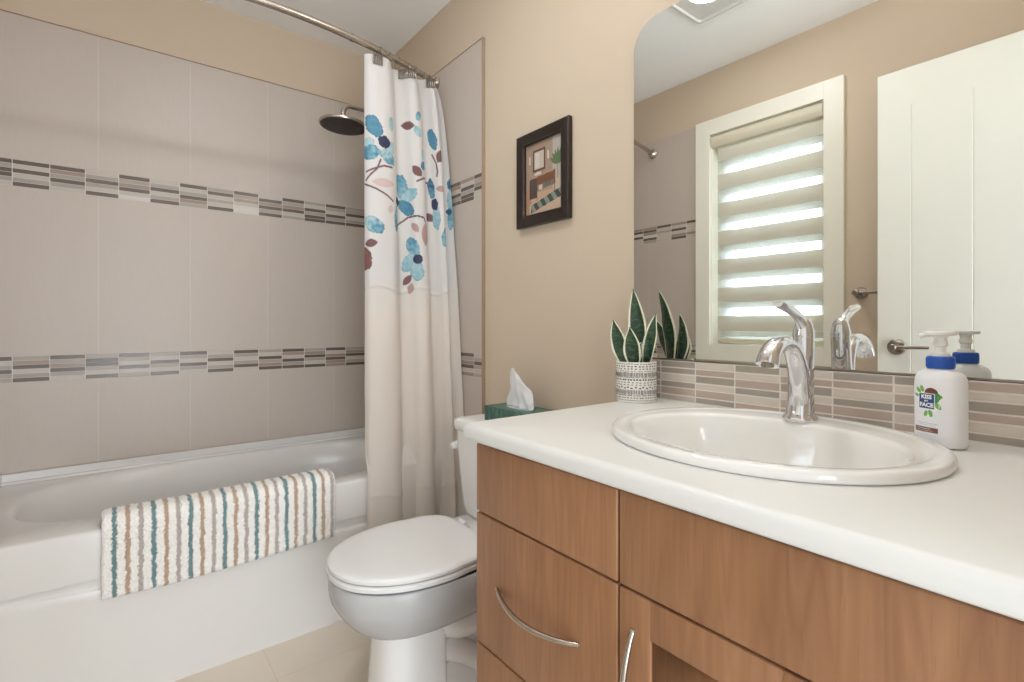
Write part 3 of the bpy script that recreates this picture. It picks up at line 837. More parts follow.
# tissue: folded pleated sheet
bm = B(); nU, nV = 40, 26; g_ = []
tx_, tzb = -1.292, tz0+.0508
for i in range(nU+1):
    u = i/nU; row = []
    for j in range(nV+1):
        v = j/nV
        # outline: bottom 11 cm wide, tall left shoulder, slanted right side
        w0, w1 = -.058, .072
        topz = .126 if u < .36 else (.126-.092*((u-.36)/.64)**1.1)
        if u < .1: topz = .126-.010*(1-u/.1)
        xb = w0+(w1-w0)*u
        xt = -.050+.118*u
        x = xb*(1-v)+xt*v
        y = .010*math.sin(u*7+v*1.6)*(.4+.6*v)+.004*math.sin(u*19+v*4)*(1-v*.5)+.008*noise.noise(Vector((u*4, v*3, 2)))
        row.append(bm.verts.new((tx_+x, -.092+y, tzb+topz*v)))
    g_.append(row)
for i in range(nU):
    for j in range(nV):
        f = bm.faces.new((g_[i][j], g_[i+1][j], g_[i+1][j+1], g_[i][j+1])); f.smooth = True
q = NT('white_tissue_paper'); q.set((250, 250, 252), .9)
tl = q.n('ShaderNodeBsdfTranslucent'); tl.inputs[0].default_value = (.95, .95, .97, 1); mxs = q.n('ShaderNodeMixShader'); mxs.inputs[0].default_value = .35
q.l(q.b.outputs[0], mxs.inputs[1]); q.l(tl.outputs[0], mxs.inputs[2]); q.l(mxs.outputs[0], q.out.inputs[0])
o = obj('tissue', bm, q.m, tis, recalc=False); sd = o.modifiers.new('thickness', 'SOLIDIFY'); sd.thickness = .0006

# ------------------------------------------------------------------ vanity
VX0, VX1, VF = -.828, XD-.03, -.570
van = tag(empty('vanity_cabinet', (-.37, -.28, 0)), 'walnut wood vanity cabinet with flat drawers and a panelled door under the white countertop', 'cabinet')
CBZ = .834
bm = B(); 
for a_ in ((VX0+.002, VX0+.020, VF+.021, -.002, .10, CBZ-.0005), (VX1-.018, VX1, VF+.021, -.002, .10, CBZ-.0005), (VX0+.020, VX1-.018, VF+.021, -.002, .10, .118), (VX0+.020, VX1-.018, -.012, -.002, .118, CBZ-.0005)):
    box(bm, *a_)
box(bm, VX0+.05, VX1, VF+.075, -.01, 0, .10)
obj('carcass', bm, M['wood'], van)
bm = B(); box(bm, VX0+.006, VX1-.004, VF+.010, VF+.0208, .105, CBZ-.004)
obj('gap_shade_sheet', bm, M['dark'], van)  # dark sheet behind the fronts; its colour paints the shade in the gaps
SPL = -.470; g = .0018
z1_, z2_, z3_ = .8275, .6925, .4385
def slab(name, x0, x1, z0, z1, m='wood'):
    bm = B(); box(bm, x0+g, x1-g, VF, VF+.018, z0+g, z1-g, .0028, 3); return obj(name, bm, M[m], van, smooth=40)
slab('drawer', VX0, SPL, z2_, z1_)
def bowpull(p0, p1, out, parent, sag=Vector((0, 0, 0))):
    p0, p1 = Vector(p0), Vector(p1); n = 24; pts = []
    for i in range(n+1):
        t = i/n; k = math.sin(PI*t)**.8
        pts.append(p0.lerp(p1, t)+Vector((0, -out*k, 0))+sag*(4*t*(1-t)))
    bm = B(); tube(bm, pts, .005, 14, flat=[(.0034+.0014*math.sin(PI*i/n), .0040+.0022*math.sin(PI*i/n)) for i in range(n+1)])
    for p_ in (p0, p1): lathe(bm, [(.0042, VF+.001), (.0042, VF-.001), (.0036, VF-.003)], (p_.x, 0, p_.z), 'y', 14)
    return obj('handle', bm, M['nickel'], parent, smooth=60)
d2 = slab('drawer', VX0, SPL, z3_, z2_)
bowpull((-.757, VF, .568), (-.547, VF, .568), .026, d2, Vector((0, 0, -.008)))
d3 = slab('drawer', VX0, SPL, .108, z3_)
bowpull((-.757, VF, .285), (-.547, VF, .285), .026, d3, Vector((0, 0, -.008)))
o = slab('false_front', SPL, VX1, z2_, z1_)
DM = (SPL+VX1)/2
def shaker(x0, x1, z0, z1, hx):
    bm = B(); x0 += g; x1 -= g; z0 += g; z1 -= g; fwd = .053; y0, y1 = VF, VF+.018
    box(bm, x0, x0+fwd, y0, y1, z0, z1, .0024, 3); box(bm, x1-fwd, x1, y0, y1, z0, z1, .0024, 3)
    box(bm, x0+fwd-.003, x1-fwd+.003, y0+.0003, y1, z0, z0+fwd, .002, 2); box(bm, x0+fwd-.003, x1-fwd+.003, y0+.0003, y1, z1-fwd, z1, .002, 2)
    o = obj('door', bm, M['wood'], van, smooth=40)
    bm = B(); xa, xb, za, zb = x0+fwd-.002, x1-fwd+.002, z0+fwd-.002, z1-fwd+.002
    rings(bm, [[(x, y, z) for x, z in ((xa+i, za+i), (xb-i, za+i), (xb-i, zb-i), (xa+i, zb-i))] for i, y in ((0, y0+.004), (.006, y0+.010), (.0061, y0+.0101))])
    obj('panel', bm, M['wood'], o)
    bowpull((hx, VF, z1-.052), (hx, VF, z1-.052-.19), .024, o)
shaker(SPL, DM, .108, z2_, SPL+.026)
shaker(DM, VX1, .108, z2_, VX1-.05)

# countertop with rolled front edge and a cut-out for the sink
CZ = .865
SCX, SCY, SA, SB = -.412, -.277, .250, .232
bm = B(); cx0, cx1, cyf, cyb = -.847, XD-.0005, -.592, -.0005
N2 = 96
def orect(z, ins, r):
    """outline (rounded front left corner) sampled by angle about the sink centre"""
    x0, x1, y0, y1 = cx0+ins, cx1, cyf+ins, cyb
    out = []
    for i in range(N2):
        t = 2*PI*(i+.5)/N2; c_, s_ = math.cos(t), math.sin(t)
        k = min((x1-SCX)/c_ if c_ > 1e-9 else 1e9, (x0-SCX)/c_ if c_ < -1e-9 else 1e9, (y1-SCY)/s_ if s_ > 1e-9 else 1e9, (y0-SCY)/s_ if s_ < -1e-9 else 1e9)
        out.append(Vector((SCX+c_*k, SCY+s_*k, z)))
    # push the true corners onto nearest samples
    for cxx, cyy in ((x0, y0), (x1, y0), (x1, y1), (x0, y1)):
        j = min(range(N2), key=lambda m: (out[m]-Vector((cxx, cyy, z))).length)
        out[j] = Vector((cxx, cyy, z))
        if (cxx, cyy) == (x0, y0):
            out[j] = Vector((cxx+r*.10, cyy+r*.10, z))
            for dj in (-1, 1):
                p_ = out[(j+dj) % N2]
    return out
def hole(z): return [Vector((SCX+(SA-.02)*math.cos(2*PI*(i+.5)/N2), SCY+(SB-.02)*math.sin(2*PI*(i+.5)/N2), z)) for i in range(N2)]
# smooth rolled nose profile
prof = [(CZ-.030, .008), (CZ-.030, .003), (CZ-.0275, .0005), (CZ-.022, 0), (CZ-.012, 0), (CZ-.007, .0012), (CZ-.003, .004), (CZ-.0008, .008), (CZ, .013)]
rs = [hole(CZ-.030)]+[orect(z, i_, .03) for z, i_ in prof]+[hole(CZ)]
rings(bm, rs, cyc=True)
ct = obj('countertop', bm, M['counter'], None, loc=(-.37, -.30, CZ-.03), smooth=50)
tag(ct, 'off-white laminate countertop with rounded front edge on the vanity', 'countertop')

# backsplash mosaic
BS0, BS1 = CZ, .9655
bsd = tag(empty('mosaic_backsplash', (-.37, -.006, CZ)), 'strip mosaic tile backsplash in taupe and slate between countertop and mirror', 'backsplash')
jx = [-.842, -.799, -.699, -.599, -.4985, -.398, -.298, -.196, -.096, .004, XD-.0005]
bc = ['PSGPLS', 'SGWSPL', 'WPSWPS', 'SWPSWP', 'WPSWPG', 'GPWSPG', 'SWPSWP', 'PWSPWS', 'SPWSPG', 'WSPWSP']
bm_parent = bsd
sv = M['grout']
o = mosaic('x', 0, -1, jx, BS0, BS1, bc, bsd, .010, 6, [1.05, .95, 1.15, .95, 1.15, .9])
o.name = 'mosaic_tiles'

# mirror
MX0, MX1, MZ0, MZ1, MR_ = -.889, .085, .967, 1.8755, .075
mir = tag(empty('wall_mirror', (-.4, 0, MZ0)), 'large frameless wall mirror with rounded corners above the backsplash', 'mirror')
def mring(y, ins): return [(x, y, z) for x, z in rrect(MX0+ins, MX1-ins, MZ0+ins, MZ1-ins, MR_-ins, 12)]
def mring2(y, ins):
    # square lower corners, rounded upper corners
    out = []
    r = MR_-ins; x0, x1, z0, z1 = MX0+ins, MX1-ins, MZ0+ins, MZ1-ins
    for cx_, cz_, a0 in ((x1-r, z1-r, 0), (x0+r, z1-r, 90)):
        for i in range(13):
            a = math.radians(a0+90*i/12); out.append((cx_+r*math.cos(a), y, cz_+r*math.sin(a)))
    out += [(x0, y, z0), (x1, y, z0)]; return out
bm = B(); rings(bm, [mring2(-.0005, 0), mring2(-.0050, 0), mring2(-.0057, .0008)]); 
for f in bm.faces: f.smooth = False
obj('glass_edge', bm, M['mirror_edge'], mir)
bm = B(); rings(bm, [mring2(-.00575, .0012), mring2(-.00595, .0012)])
for f in bm.faces: f.smooth = False
obj('silvered_face', bm, M['silver'], mir)
bm = B(); box(bm, -.86, .08, -.0085, -.0058, BS1+.0002, MZ0+.0035); box(bm, -.86, .08, -.0085, 0, BS1+.0002, MZ0-.0002)
obj('bottom_channel', bm, M['nickel_dark'], mir)

# ------------------------------------------------------------------ sink
snk = tag(empty('drop_in_sink', (SCX, SCY, CZ)), 'oval white drop-in sink set into the countertop', 'sink')
bm = B()
def so(a, b, z, dy=0, e=2.05): return [Vector((SCX+x, SCY+dy+y, z)) for x, y in superell(a, b, 96, e)]
rs = [so(SA-.03, SB-.03, CZ-.03), so(SA-.024, SB-.024, CZ+.0003), so(SA-.003, SB-.003, CZ+.0003), so(SA-.0005, SB-.0005, CZ+.002), so(SA, SB, CZ+.006), so(SA-.0012, SB-.0012, CZ+.0120), so(SA-.004, SB-.004, CZ+.0150), so(SA-.009, SB-.009, CZ+.0162),
      so(SA-.022, SB-.022, CZ+.0158), so(SA-.0245, SB-.0245, CZ+.0148), so(SA-.027, SB-.029, CZ+.0142, -.003), so(SA-.036, SB-.058, CZ+.0137, -.024), so(SA-.040, SB-.064, CZ+.0120, -.025), so(SA-.044, SB-.069, CZ+.006, -.025), so(SA-.052, SB-.077, CZ-.02, -.025), so(SA-.070, SB-.090, CZ-.07, -.022), so(SA-.105, SB-.114, CZ-.110, -.016), so(SA-.155, SB-.15, CZ-.132, -.010), so(SA-.215, SB-.20, CZ-.139, 0), so(.022, .022, CZ-.141, 0, 2)]
rings(bm, rs, caps=False)
obj('basin', bm, M['sinkchina'], snk, smooth=60)
bm = B(); lathe(bm, [(.0225, CZ-.142), (.024, CZ-.1385), (.020, CZ-.137), (.017, CZ-.139), (.012, CZ-.138), (.0005, CZ-.1365)], (SCX, SCY, 0), 'z', 32)
obj('drain', bm, M['chrome'], snk, smooth=50)

# ------------------------------------------------------------------ faucet
FX, FY, FZ = -.416, -.113, CZ+.0142
fau = tag(empty('sink_faucet', (FX, FY, FZ)), 'polished chrome single-handle faucet with arched spout at the back of the sink', 'faucet')
bm = B()
lathe(bm, [(.0290, FZ-.001), (.0305, FZ+.002), (.0290, FZ+.007), (.0250, FZ+.011), (.0235, FZ+.018)], (FX, FY, 0), 'z', 40)
# column: leans back slightly as it rises
col_ = [(FZ+.010, .0245, 0), (FZ+.03, .0228, .002), (FZ+.06, .0208, .006), (FZ+.09, .0192, .010), (FZ+.12, .0186, .014), (FZ+.145, .0186, .016), (FZ+.152, .0186, .016)]
rings(bm, [[(FX+r*math.cos(2*PI*i/40), FY+dy+r*math.sin(2*PI*i/40), z) for i in range(40)] for z, r, dy in col_])
obj('body', bm, M['chrome'], fau, smooth=50)
bm = B()
pts = spline([(FX, FY+.001, FZ+.010), (FX, FY-.0015, FZ+.040), (FX, FY-.006, FZ+.080), (FX, FY-.018, FZ+.114), (FX, FY-.040, FZ+.138), (FX, FY-.071, FZ+.147), (FX, FY-.100, FZ+.142), (FX, FY-.121, FZ+.127), (FX, FY-.130, FZ+.109)], 6)
m_ = len(pts); fl = []
for i in range(m_):
    t = i/(m_-1); fl.append((.0215-.0068*min(1, t/.6)+.0045*max(0, t-.6)/.4, (.0210 if t > .02 else .019)-.0100*max(0, min(1, (t-.1)/.45))+.0065*max(0, t-.55)/.45))
tube(bm, pts, .01, 28, flat=[(b_, a_) for a_, b_ in fl], up=(1, 0, 0))
obj('spout', bm, M['chrome'], fau, smooth=60)
bm = B(); p_ = pts[-1]
lathe(bm, [(.0095, p_.z-.004), (.0105, p_.z-.003), (.0105, p_.z+.006)], (p_.x, p_.y+.001, 0), 'z', 24)
obj('aerator', bm, M['nickel_dark'], fau, smooth=50)
FY2 = FY+.016
bm = B(); hzb = FZ+.1545
lathe(bm, [(.0186, hzb), (.0190, hzb+.002), (.0184, hzb+.010), (.0165, hzb+.020), (.0135, hzb+.030), (.009, hzb+.037), (.001, hzb+.040)], (FX, FY2, 0), 'z', 40)
pts = spline([(FX, FY2-.003, hzb+.016), (FX, FY2-.018, hzb+.034), (FX, FY2-.040, hzb+.046), (FX-.001, FY2-.064, hzb+.054), (FX-.003, FY2-.086, hzb+.060), (FX-.004, FY2-.099, hzb+.063)], 6)
m_ = len(pts)
tube(bm, pts, .01, 20, flat=[(.0120-.0048*(i/(m_-1)), .0125-.0045*math.sin(PI*min(1, 1.3*i/(m_-1)))-.002*i/(m_-1)) for i in range(m_)], up=(1, 0, 0))
lathe(bm, [(.0180, hzb-.0026), (.0180, hzb-.0003)], (FX, FY2, 0), 'z', 40)
obj('handle', bm, M['chrome'], fau, smooth=60)

# ------------------------------------------------------------------ soap bottle
SXX, SYY, SZ0 = -.214, -.092, CZ
sop = tag(empty('soap_bottle', (SXX, SYY, SZ0)), 'white pump soap bottle with blue collar and printed label beside the sink', 'soap bottle')
RT = math.radians(-22)
bprof = [(.60, .0), (.93, .002), (1.0, .008), (1.0, .03), (1.0, .075), (1.0, .099), (.975, .108), (.89, .115), (.70, .1200), (.48, .1225), (.40, .124), (.40, .128)]
BA, BBd = .0345, .0235
def bsurf(a, z, off=0):
    """point on the bottle's straight side at angle a (0 = label front)"""
    e = 2.5
    x = (BA+off)*math.copysign(abs(math.sin(a))**(2/e), math.sin(a)); y = -(BBd+off)*math.copysign(abs(math.cos(a))**(2/e), math.cos(a))
    return Vector((SXX+x*math.cos(RT)-y*math.sin(RT), SYY+x*math.sin(RT)+y*math.cos(RT), SZ0+z))
bm = B(); rs = []
for k, z in bprof:
    ring = []
    for x, y in superell(BA*k if k > .5 else .0155, BBd*k if k > .5 else .0155, 56, 2.5 if k > .6 else 2):
        ring.append((SXX+x*math.cos(RT)-y*math.sin(RT), SYY+x*math.sin(RT)+y*math.cos(RT), SZ0+z))
    rs.append(ring)
rings(bm, rs)
obj('bottle', bm, simple('white_bottle_plastic', (240, 240, 244), .3, 0, 1), sop, smooth=50)
bm = B()
lathe(bm, [(.0175, .1235), (.0180, .125), (.0178, .1415), (.0165, .143), (.008, .1432)], (SXX, SYY, SZ0), 'z', 40)
for i in range(40):
    a = 2*PI*i/40; c_, s_ = math.cos(a), math.sin(a)
    box(bm, SXX+.0178*c_-.0005, SXX+.0178*c_+.0005, SYY+.0178*s_-.0005, SYY+.0178*s_+.0005, SZ0+.126, SZ0+.140)
obj('collar', bm, simple('royal_blue_plastic', (28, 84, 178), .35), sop, smooth=50)
bm = B()
lathe(bm, [(.0125, .143), (.0122, .148), (.0072, .149), (.0070, .158), (.0095, .160), (.0095, .166), (.0080, .168), (.0085, .173), (.011, .1775)], (SXX, SYY, SZ0), 'z', 28)
# broad flat thumb plate with a short nozzle turned to the left
ND = Vector((-.93, -.36, 0)).normalized(); NP = Vector((-ND.y, ND.x, 0))
def plate(z, k): return [Vector((SXX, SYY, SZ0+z))+ND*(x*k+.001)+NP*(y*k) for x, y in superell(.0215, .0175, 32, 2.1)]
rings(bm, [plate(.1755, .72), plate(.1765, .96), plate(.1795, 1.0), plate(.1815, .95), plate(.1825, .7)])
tube(bm, [Vector((SXX, SYY, SZ0+.1775))+ND*t+Vector((0, 0, -dz)) for t, dz in ((.0, 0), (.014, .0), (.022, .001), (.0265, .003))], .0038, 12)
obj('pump', bm, simple('white_pump_plastic', (242, 240, 236), .3, 0, 1), sop, smooth=50)
# label art wrapped on the bottle side
def wrap(bm, off): 
    """map flat label coordinates (x right, z up, in metres, x = 0 at the label centre) onto the bottle"""
    n = 400; tab = []; s_ = 0; prev = bsurf(-1.5, 0); 
    for i in range(n+1):
        a = -1.5+3.0*i/n; p = bsurf(a, 0); s_ += (p-prev).length; prev = p; tab.append((s_, a))
    mid = tab[n//2][0]
    for v in bm.verts:
        t = v.co.x+mid+LC; 
        lo = min(range(0, n), key=lambda k: abs(tab[k][0]-t)); v.co = bsurf(tab[lo][1]+(t-tab[lo][0])/max(1e-9, tab[lo+1][0]-tab[lo][0])*(tab[lo+1][1]-tab[lo][1]), v.co.z, off+v.co.y)
LC = -.005
def text(s, size, x, z, bold=.0):
    cu = bpy.data.curves.new('t', 'FONT'); cu.body = s; cu.size = size; cu.align_x = 'CENTER'; cu.align_y = 'CENTER'; cu.offset = bold; cu.resolution_u = 2
    o = bpy.data.objects.new('t', cu); C.objects.link(o); bpy.context.view_layer.update()
    me = bpy.data.meshes.new_from_object(o.evaluated_get(bpy.context.evaluated_depsgraph_get()))
    b_ = bmesh.new(); b_.from_mesh(me); bpy.data.objects.remove(o)
    for v in b_.verts: v.co = Vector((x+v.co.x, 0, z+v.co.y))
    return b_
def merge(dst, src, mi=0):
    me = bpy.data.meshes.new('m'); src.to_mesh(me); n = len(dst.faces); dst.from_mesh(me); dst.faces.ensure_lookup_table()
    for f in dst.faces[n:]: f.material_index = mi
    src.free()
def patch(x0, x1, z0, z1, n=10):
    b_ = bmesh.new(); r0 = [b_.verts.new((x0+(x1-x0)*i/n, 0, z0)) for i in range(n+1)]; r1 = [b_.verts.new((x0+(x1-x0)*i/n, 0, z1)) for i in range(n+1)]
    for i in range(n): b_.faces.new((r0[i], r0[i+1], r1[i+1], r1[i]))
    return b_
def blob(x, z, a, b, ang=0, n=14, off=0):
    b_ = bmesh.new(); c = b_.verts.new((x, off, z)); r = []
    for i in range(n):
        t = 2*PI*i/n; u, v = a*math.cos(t), b*math.sin(t); r.append(b_.verts.new((x+u*math.cos(ang)-v*math.sin(ang), off, z+u*math.sin(ang)+v*math.cos(ang))))
    for i in range(n): b_.faces.new((c, r[i], r[(i+1) % n]))
    return b_
lm = [simple('label_navy', (34, 72, 128), .4, 0, 2), simple('label_white', (248, 248, 248), .4, 0, 2), simple('label_leaf_green', (126, 186, 92), .4, 0, 30), simple('label_coconut_brown', (122, 74, 56), .4, 0, 20), simple('label_deep_green', (70, 150, 90), .4, 0, 20), simple('label_grey_print', (176, 186, 200), .4), simple('label_banner_brown', (128, 84, 70), .4, 0, 6)]
bm = B(); zc = .072
def lay(b_, off, mi):
    wrap(b_, off); merge(bm, b_, mi)
for x, z, a, b, ang in ((-.013, .082, .006, .003, 2.3), (-.007, .085, .0055, .003, 1.9), (-.0165, .074, .005, .0025, 2.9), (.016, .060, .007, .0035, -.9), (.006, .047, .006, .003, -1.3), (-.001, .046, .005, .0028, -1.9), (.017, .073, .006, .0035, .4)):
    lay(blob(x, z+.006, a, b, ang), .00015, 2)
lay(blob(.007, .085, .010, .0085), .00018, 3); lay(blob(.014, .077, .005, .009, -.4), .0002, 4); lay(blob(.010, .066, .0085, .0105, .3), .00016, 1)
lay(patch(-.0125, .0125, zc-.0130, zc+.0125), .00028, 1)
lay(patch(-.0115, .0115, zc-.0120, zc+.0115), .00034, 0)
lay(text('KISS', .0089, 0, zc+.0062, .00035), .00042, 1); lay(text('MY', .0042, 0, zc-.0002, .0001), .00042, 1); lay(text('FACE', .0089, 0, zc-.0066, .00035), .00042, 1)
lay(patch(-.017, .017, .0365, .0372), .0002, 5); lay(patch(-.012, .014, .0338, .0344), .0002, 5)
lay(patch(-.0195, .0165, .0225, .0305), .0002, 6); lay(patch(-.015, .006, .0276, .0282), .0003, 1); lay(patch(-.016, .009, .0248, .0252), .0003, 1)
lay(patch(-.017, .013, .0178, .0183), .0002, 5); lay(patch(-.017, .008, .0148, .0152), .0002, 5)
o = obj('label', bm, lm, sop, recalc=False)

# ------------------------------------------------------------------ snake plant in patterned pot
PX, PY, PZ = -.817, -.088, CZ
PR, PH = .0505, .100
pl_ = tag(empty('snake_plant', (PX, PY, PZ)), 'small snake plant in a white patterned pot on the left end of the countertop', 'potted plant')
bm = B(); lathe(bm, [(PR-.006, 0), (PR-.001, .001), (PR, .005), (PR, PH-.003), (PR-.001, PH), (PR-.0035, PH), (PR-.0045, PH-.003), (PR-.0045, PH-.016)], (PX, PY, PZ), 'z', 64)
obj('pot', bm, simple('white_glazed_pot', (234, 230, 222), .4), pl_, smooth=50)
# printed dashes: thin raised marks on the pot
bm = B(); rp = random.Random(11)
def mark(a, z, wa, h, sk=0):
    R_ = PR+.00035; n = 2
    p = []
    for zz, s in ((z-h/2, -1), (z+h/2, 1)):
        for k in range(n+1):
            aa = a-wa/2+wa*k/n+sk*s
            p.append(bm.verts.new((PX+R_*math.cos(aa), PY+R_*math.sin(aa), PZ+zz)))
    for k in range(n): bm.faces.new((p[k], p[k+1], p[n+1+k+1], p[n+1+k]))
rows = [('thin', .0955, 46, .0016, .7), ('dash', .0895, 34, .0026, .52), ('dash', .0835, 34, .0024, .45), ('thin', .0780, 40, .0012, .55), ('bar', .0695, 84, .0115, .50), ('thin', .0625, 50, .0010, .9), ('dash', .0570, 44, .0034, .6), ('dash', .0500, 32, .0018, .55), ('dash', .0445, 32, .0018, .5), ('zig', .0375, 34, .0030, .5), ('bar', .0265, 84, .0115, .46), ('thin', .0185, 44, .0016, .75), ('dash', .0125, 44, .0022, .55), ('thin', .0065, 60, .0010, .95)]
for kind, z, n, h, duty in rows:
    for k in range(n):
        a = 2*PI*(k+rp.uniform(-.15, .15)+(.5 if kind == 'dash' and n == 32 else 0))/n
        wa = 2*PI/n*duty*rp.uniform(.85, 1.15)
        if kind == 'bar': mark(a, z+rp.uniform(-.0006, .0006), wa, h*rp.uniform(.8, 1.05), rp.uniform(-.006, .006))
        elif kind == 'zig': mark(a, z+(.0012 if k % 2 else -.0012), wa, h, .012*(1 if k % 2 else -1))
        else: mark(a, z+rp.uniform(-.0004, .0004), wa, h)
obj('printed_pattern', bm, simple('charcoal_print', (62, 58, 56), .5), pl_, recalc=False)
bm = B(); lathe(bm, [(PR-.0048, PH-.016), (PR-.02, PH-.013), (.001, PH-.012)], (PX, PY, PZ), 'z', 32)
for v in bm.verts: v.co.z += random.uniform(-.0015, .0015)
obj('soil', bm, M['soil'], pl_, smooth=60)
q = NT('snake_plant_leaf'); at = q.n('ShaderNodeAttribute'); at.attribute_name = 'Col'; sx = q.n('ShaderNodeSeparateColor'); q.l(at.outputs['Color'], sx.inputs[0])
p = q.pos((1, 1, 2.5)); f = q.noise(p, 60, 4, .6); f2 = q.noise(q.pos((1, 1, 4)), 120, 2, .5)
green = q.ramp(f, [(.3, (26, 48, 38)), (.50, (34, 60, 44)), (.64, (66, 96, 58)), (.75, (30, 54, 42))])
wv = q.val('ADD', sx.outputs[0], q.val('MULTIPLY', q.val('SUBTRACT', f2, .5), .10))
M['leaf'] = q.set(q.mix(q.val('GREATER_THAN', wv, .80), green, (232, 230, 204)), .4)
def leaf_mesh(base, tip, width, face, curl=.2, bow=(0, 0, 0), tipk=1.0):
    """blade from base to tip; face = normal direction"""
    base, tip, face, bow = Vector(base), Vector(tip), Vector(face).normalized(), Vector(bow)
    bm = B(); cl = bm.loops.layers.float_color.new('Col'); nU, nV = 12, 34
    ax = (tip-base).normalized(); side = ax.cross(face).normalized(); nr = side.cross(ax)
    g = []; cm = {}
    for j in range(nV+1):
        t = j/nV
        wd = width/2*((.50+.50*math.sin(min(1, t/.45)*PI/2)) if t < .45 else max(0, 1-((t-.45)/.55)**(1.7*tipk))**.95)
        c = base.lerp(tip, t)+bow*math.sin(PI*t)
        row = []
        for i in range(nU+1):
            s = -1+2*i/nU
            pt = c+side*(s*wd)+nr*(curl*wd*(s*s)-.02*wd)+nr*.0008*math.sin(t*14+s*3)
            v = bm.verts.new(pt); row.append(v)
            edge = abs(s) if wd < 1e-4 else min(1, abs(s)+max(0, (.0115-wd)/.0115)*.12)
            cm[v] = (edge, 0, 0, 1)
        g.append(row)
    for j in range(nV):
        for i in range(nU):
            f_ = bm.faces.new((g[j][i], g[j][i+1], g[j+1][i+1], g[j+1][i])); f_.smooth = True
            for lp in f_.loops: lp[cl] = cm[lp.vert]
    o = obj('leaf', bm, M['leaf'], pl_, recalc=False); s_ = o.modifiers.new('thickness', 'SOLIDIFY'); s_.thickness = .0018; s_.offset = 0
    return o
zb = PZ+PH-.014
VD = Vector((.60, -.80, 0))     # towards the room
leaf_mesh((PX-.002, PY+.016, zb), (PX-.030, PY+.026, PZ+.286), .050, (.25, -.97, 0), .35, (.006, 0, 0))
leaf_mesh((PX+.022, PY+.012, zb), (PX+.038, PY+.030, PZ+.221), .036, (.10, -1, .1), .5, (.004, -.004, 0))
leaf_mesh((PX-.020, PY-.014, zb), (PX-.066, PY-.011, PZ+.205), .043, (.2, -.98, .15), .3, (-.002, 0, .002))
leaf_mesh((PX+.012, PY-.020, zb), (PX+.004, PY-.030, PZ+.186), .046, (.25, -.97, 0), .3, (.003, -.003, 0))
leaf_mesh((PX+.000, PY-.001, zb), (PX+.014, PY+.004, PZ+.150), .020, (.3, -.9, 0), .5)

# ------------------------------------------------------------------ framed picture
FX0, FX1, FZ0, FZ1, FD = -1.389, -1.130, 1.390, 1.709, .022
IX0, IX1, IZ0, IZ1 = -1.347, -1.165, 1.430, 1.668
pic = tag(empty('framed_picture', (-1.26, 0, 1.39)), 'small framed bathroom illustration in a dark brown frame on the beige wall', 'picture')
def fr4(x0, x1, z0, z1, y): return [(x0, y, z0), (x1, y, z0), (x1, y, z1), (x0, y, z1)]
def ins4(i, y): return fr4(FX0+i, FX1-i, FZ0+i, FZ1-i, y)
bm = B()
rings(bm, [ins4(.004, -.0005), ins4(0, -.004), ins4(0, -FD+.004), ins4(.0015, -FD+.001), ins4(.004, -FD), ins4(.030, -FD+.002), fr4(IX0-.006, IX1+.006, IZ0-.006, IZ1+.006, -FD+.002), fr4(IX0-.003, IX1+.003, IZ0-.003, IZ1+.003, -FD-.0005), fr4(IX0, IX1, IZ0, IZ1, -FD+.004), fr4(IX0, IX1, IZ0, IZ1, -.009)], caps=False)
for f in bm.faces: f.smooth = False
obj('frame', bm, M['frame'], pic)
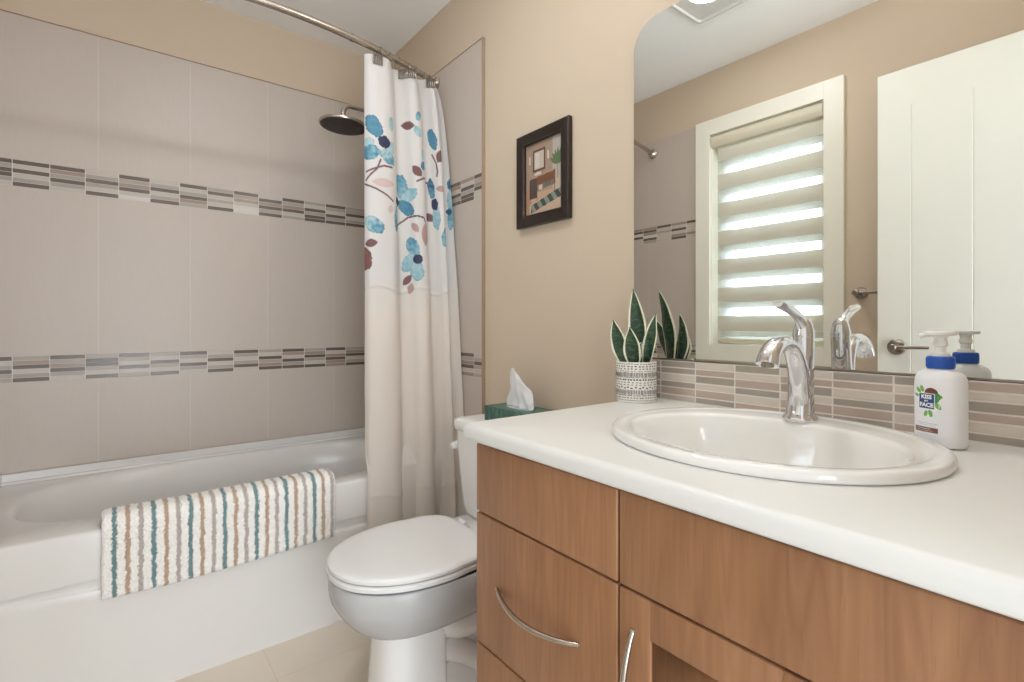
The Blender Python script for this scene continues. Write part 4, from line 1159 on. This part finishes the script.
def art(x, z):      # x, z in 0..1
    def rc(a, b, c, d): return a <= x <= b and c <= z <= d
    col = (186, 160, 140)
    if x > .74: col = (205, 196, 186)                       # light wall strip right
    if z < .30: col = (214, 176, 146)
    if z < .30-.18*(1-x): col = (222, 190, 164)
    if z < .36 and x < .1: col = (196, 150, 122)
    # brick texture on left wall
    if z > .34 and x < .70:
        r = int(z*34); k = (x*9+(r % 2)*.5) % 1
        if (z*34) % 1 < .14 or k < .07: col = (176, 148, 128)
    # mirror
    if rc(.20, .54, .60, .90): col = (104, 66, 48)
    if rc(.235, .505, .63, .87): col = (224, 210, 196)
    if rc(.27, .38, .65, .85): col = (236, 226, 214)
    # sconces
    if rc(.08, .12, .72, .84) or rc(.60, .64, .72, .84): col = (240, 226, 206)
    # cabinet
    if rc(.10, .80, .30+.06*x, .52+.05*x): col = (132, 86, 62)
    if rc(.10, .80, .50+.05*x, .52+.05*x): col = (196, 164, 140)
    if rc(.10, .30, .22, .50): col = (92, 76, 70)
    if rc(.32, .76, .30+.06*x, .40+.02*x): col = (148, 120, 98)
    if rc(.36, .46, .33, .39): col = (226, 214, 204)
    if rc(.52, .70, .35, .41): col = (112, 116, 104)
    for lx in (.11, .30, .78):
        if rc(lx, lx+.018, .14+.14*lx, .36): col = (70, 50, 42)
    # vessel + tap
    if ((x-.34)/.10)**2+((z-.56)/.022)**2 < 1: col = (232, 222, 214)
    if rc(.46, .475, .54, .61) or rc(.42, .475, .595, .61): col = (120, 100, 88)
    # plant
    for ang in range(-60, 80, 20):
        a = math.radians(ang); dx, dz = x-.87, z-.60
        u, v = dx*math.sin(a)+dz*math.cos(a), dx*math.cos(a)-dz*math.sin(a)
        if 0 < u < .24 and abs(v) < .030*math.sin(PI*u/.24): col = (104, 128, 88)
    if rc(.862, .878, .34, .62): col = (150, 122, 98)
    if rc(.80, .93, .26, .42): col = (222, 196, 172)
    # striped rug
    u = x+.0; zz = z-(.08+.14*(x-.2))
    if .14 < x < .98 and -.01 < z-.03-.17*(x-.14) < .10+.02*x:
        k = int(((x*1.0+z*.9))*9.0)
        col = (70, 78, 72) if k % 2 else (150, 158, 146)
    return col
bm = B(); cl = bm.loops.layers.float_color.new('Col'); nx_, nz_ = 72, 94; g_ = [[bm.verts.new((IX0+(IX1-IX0)*i/nx_, -.010, IZ0+(IZ1-IZ0)*j/nz_)) for j in range(nz_+1)] for i in range(nx_+1)]
for i in range(nx_):
    for j in range(nz_):
        f = bm.faces.new((g_[i][j], g_[i+1][j], g_[i+1][j+1], g_[i][j+1])); c_ = lin(tuple(v_*.86 for v_ in art((i+.5)/nx_, (j+.5)/nz_)))
        for lp in f.loops: lp[cl] = (*c_, 1)
am, q = vcol('printed_art', .35)
obj('print', bm, am, pic, recalc=False)

# ------------------------------------------------------------------ vanity light above the mirror (just above the frame)
vl = tag(empty('vanity_light', (-.40, 0, 2.08)), 'three-shade brushed nickel vanity light bar above the mirror', 'wall lamp')
bm = B(); box(bm, -.66, -.14, -.022, 0, 2.05, 2.11, .006, 3); obj('backplate', bm, M['nickel'], vl, smooth=40)
q = NT('frosted_lamp_glass'); q.set((250, 246, 238), .4); q.b.inputs['Emission Color'].default_value = (.97, .975, 1, 1); q.b.inputs['Emission Strength'].default_value = 13.5
for x in (-.60, -.40, -.20):
    bm = B(); tube(bm, [(x, -.02, 2.08), (x, -.075, 2.08), (x, -.09, 2.095)], .008, 12); lathe(bm, [(.022, 2.085), (.024, 2.11), (.02, 2.112)], (x, -.09, 0), 'z', 24)
    a_ = obj('lamp_arm', bm, M['nickel'], vl, smooth=50)
    bm = B(); lathe(bm, [(.022, 2.112), (.036, 2.13), (.046, 2.16), (.052, 2.20), (.050, 2.202), (.001, 2.19)], (x, -.09, 0), 'z', 28)
    obj('lamp_shade', bm, q.m, vl, smooth=50)
    area('ceiling_fill_uplight', (x, -.09, 2.21), (PI, 0, 0), .07, .07, 6.5, (.93, .97, 1), 'DISK')  # upward light added above each shade to brighten the ceiling
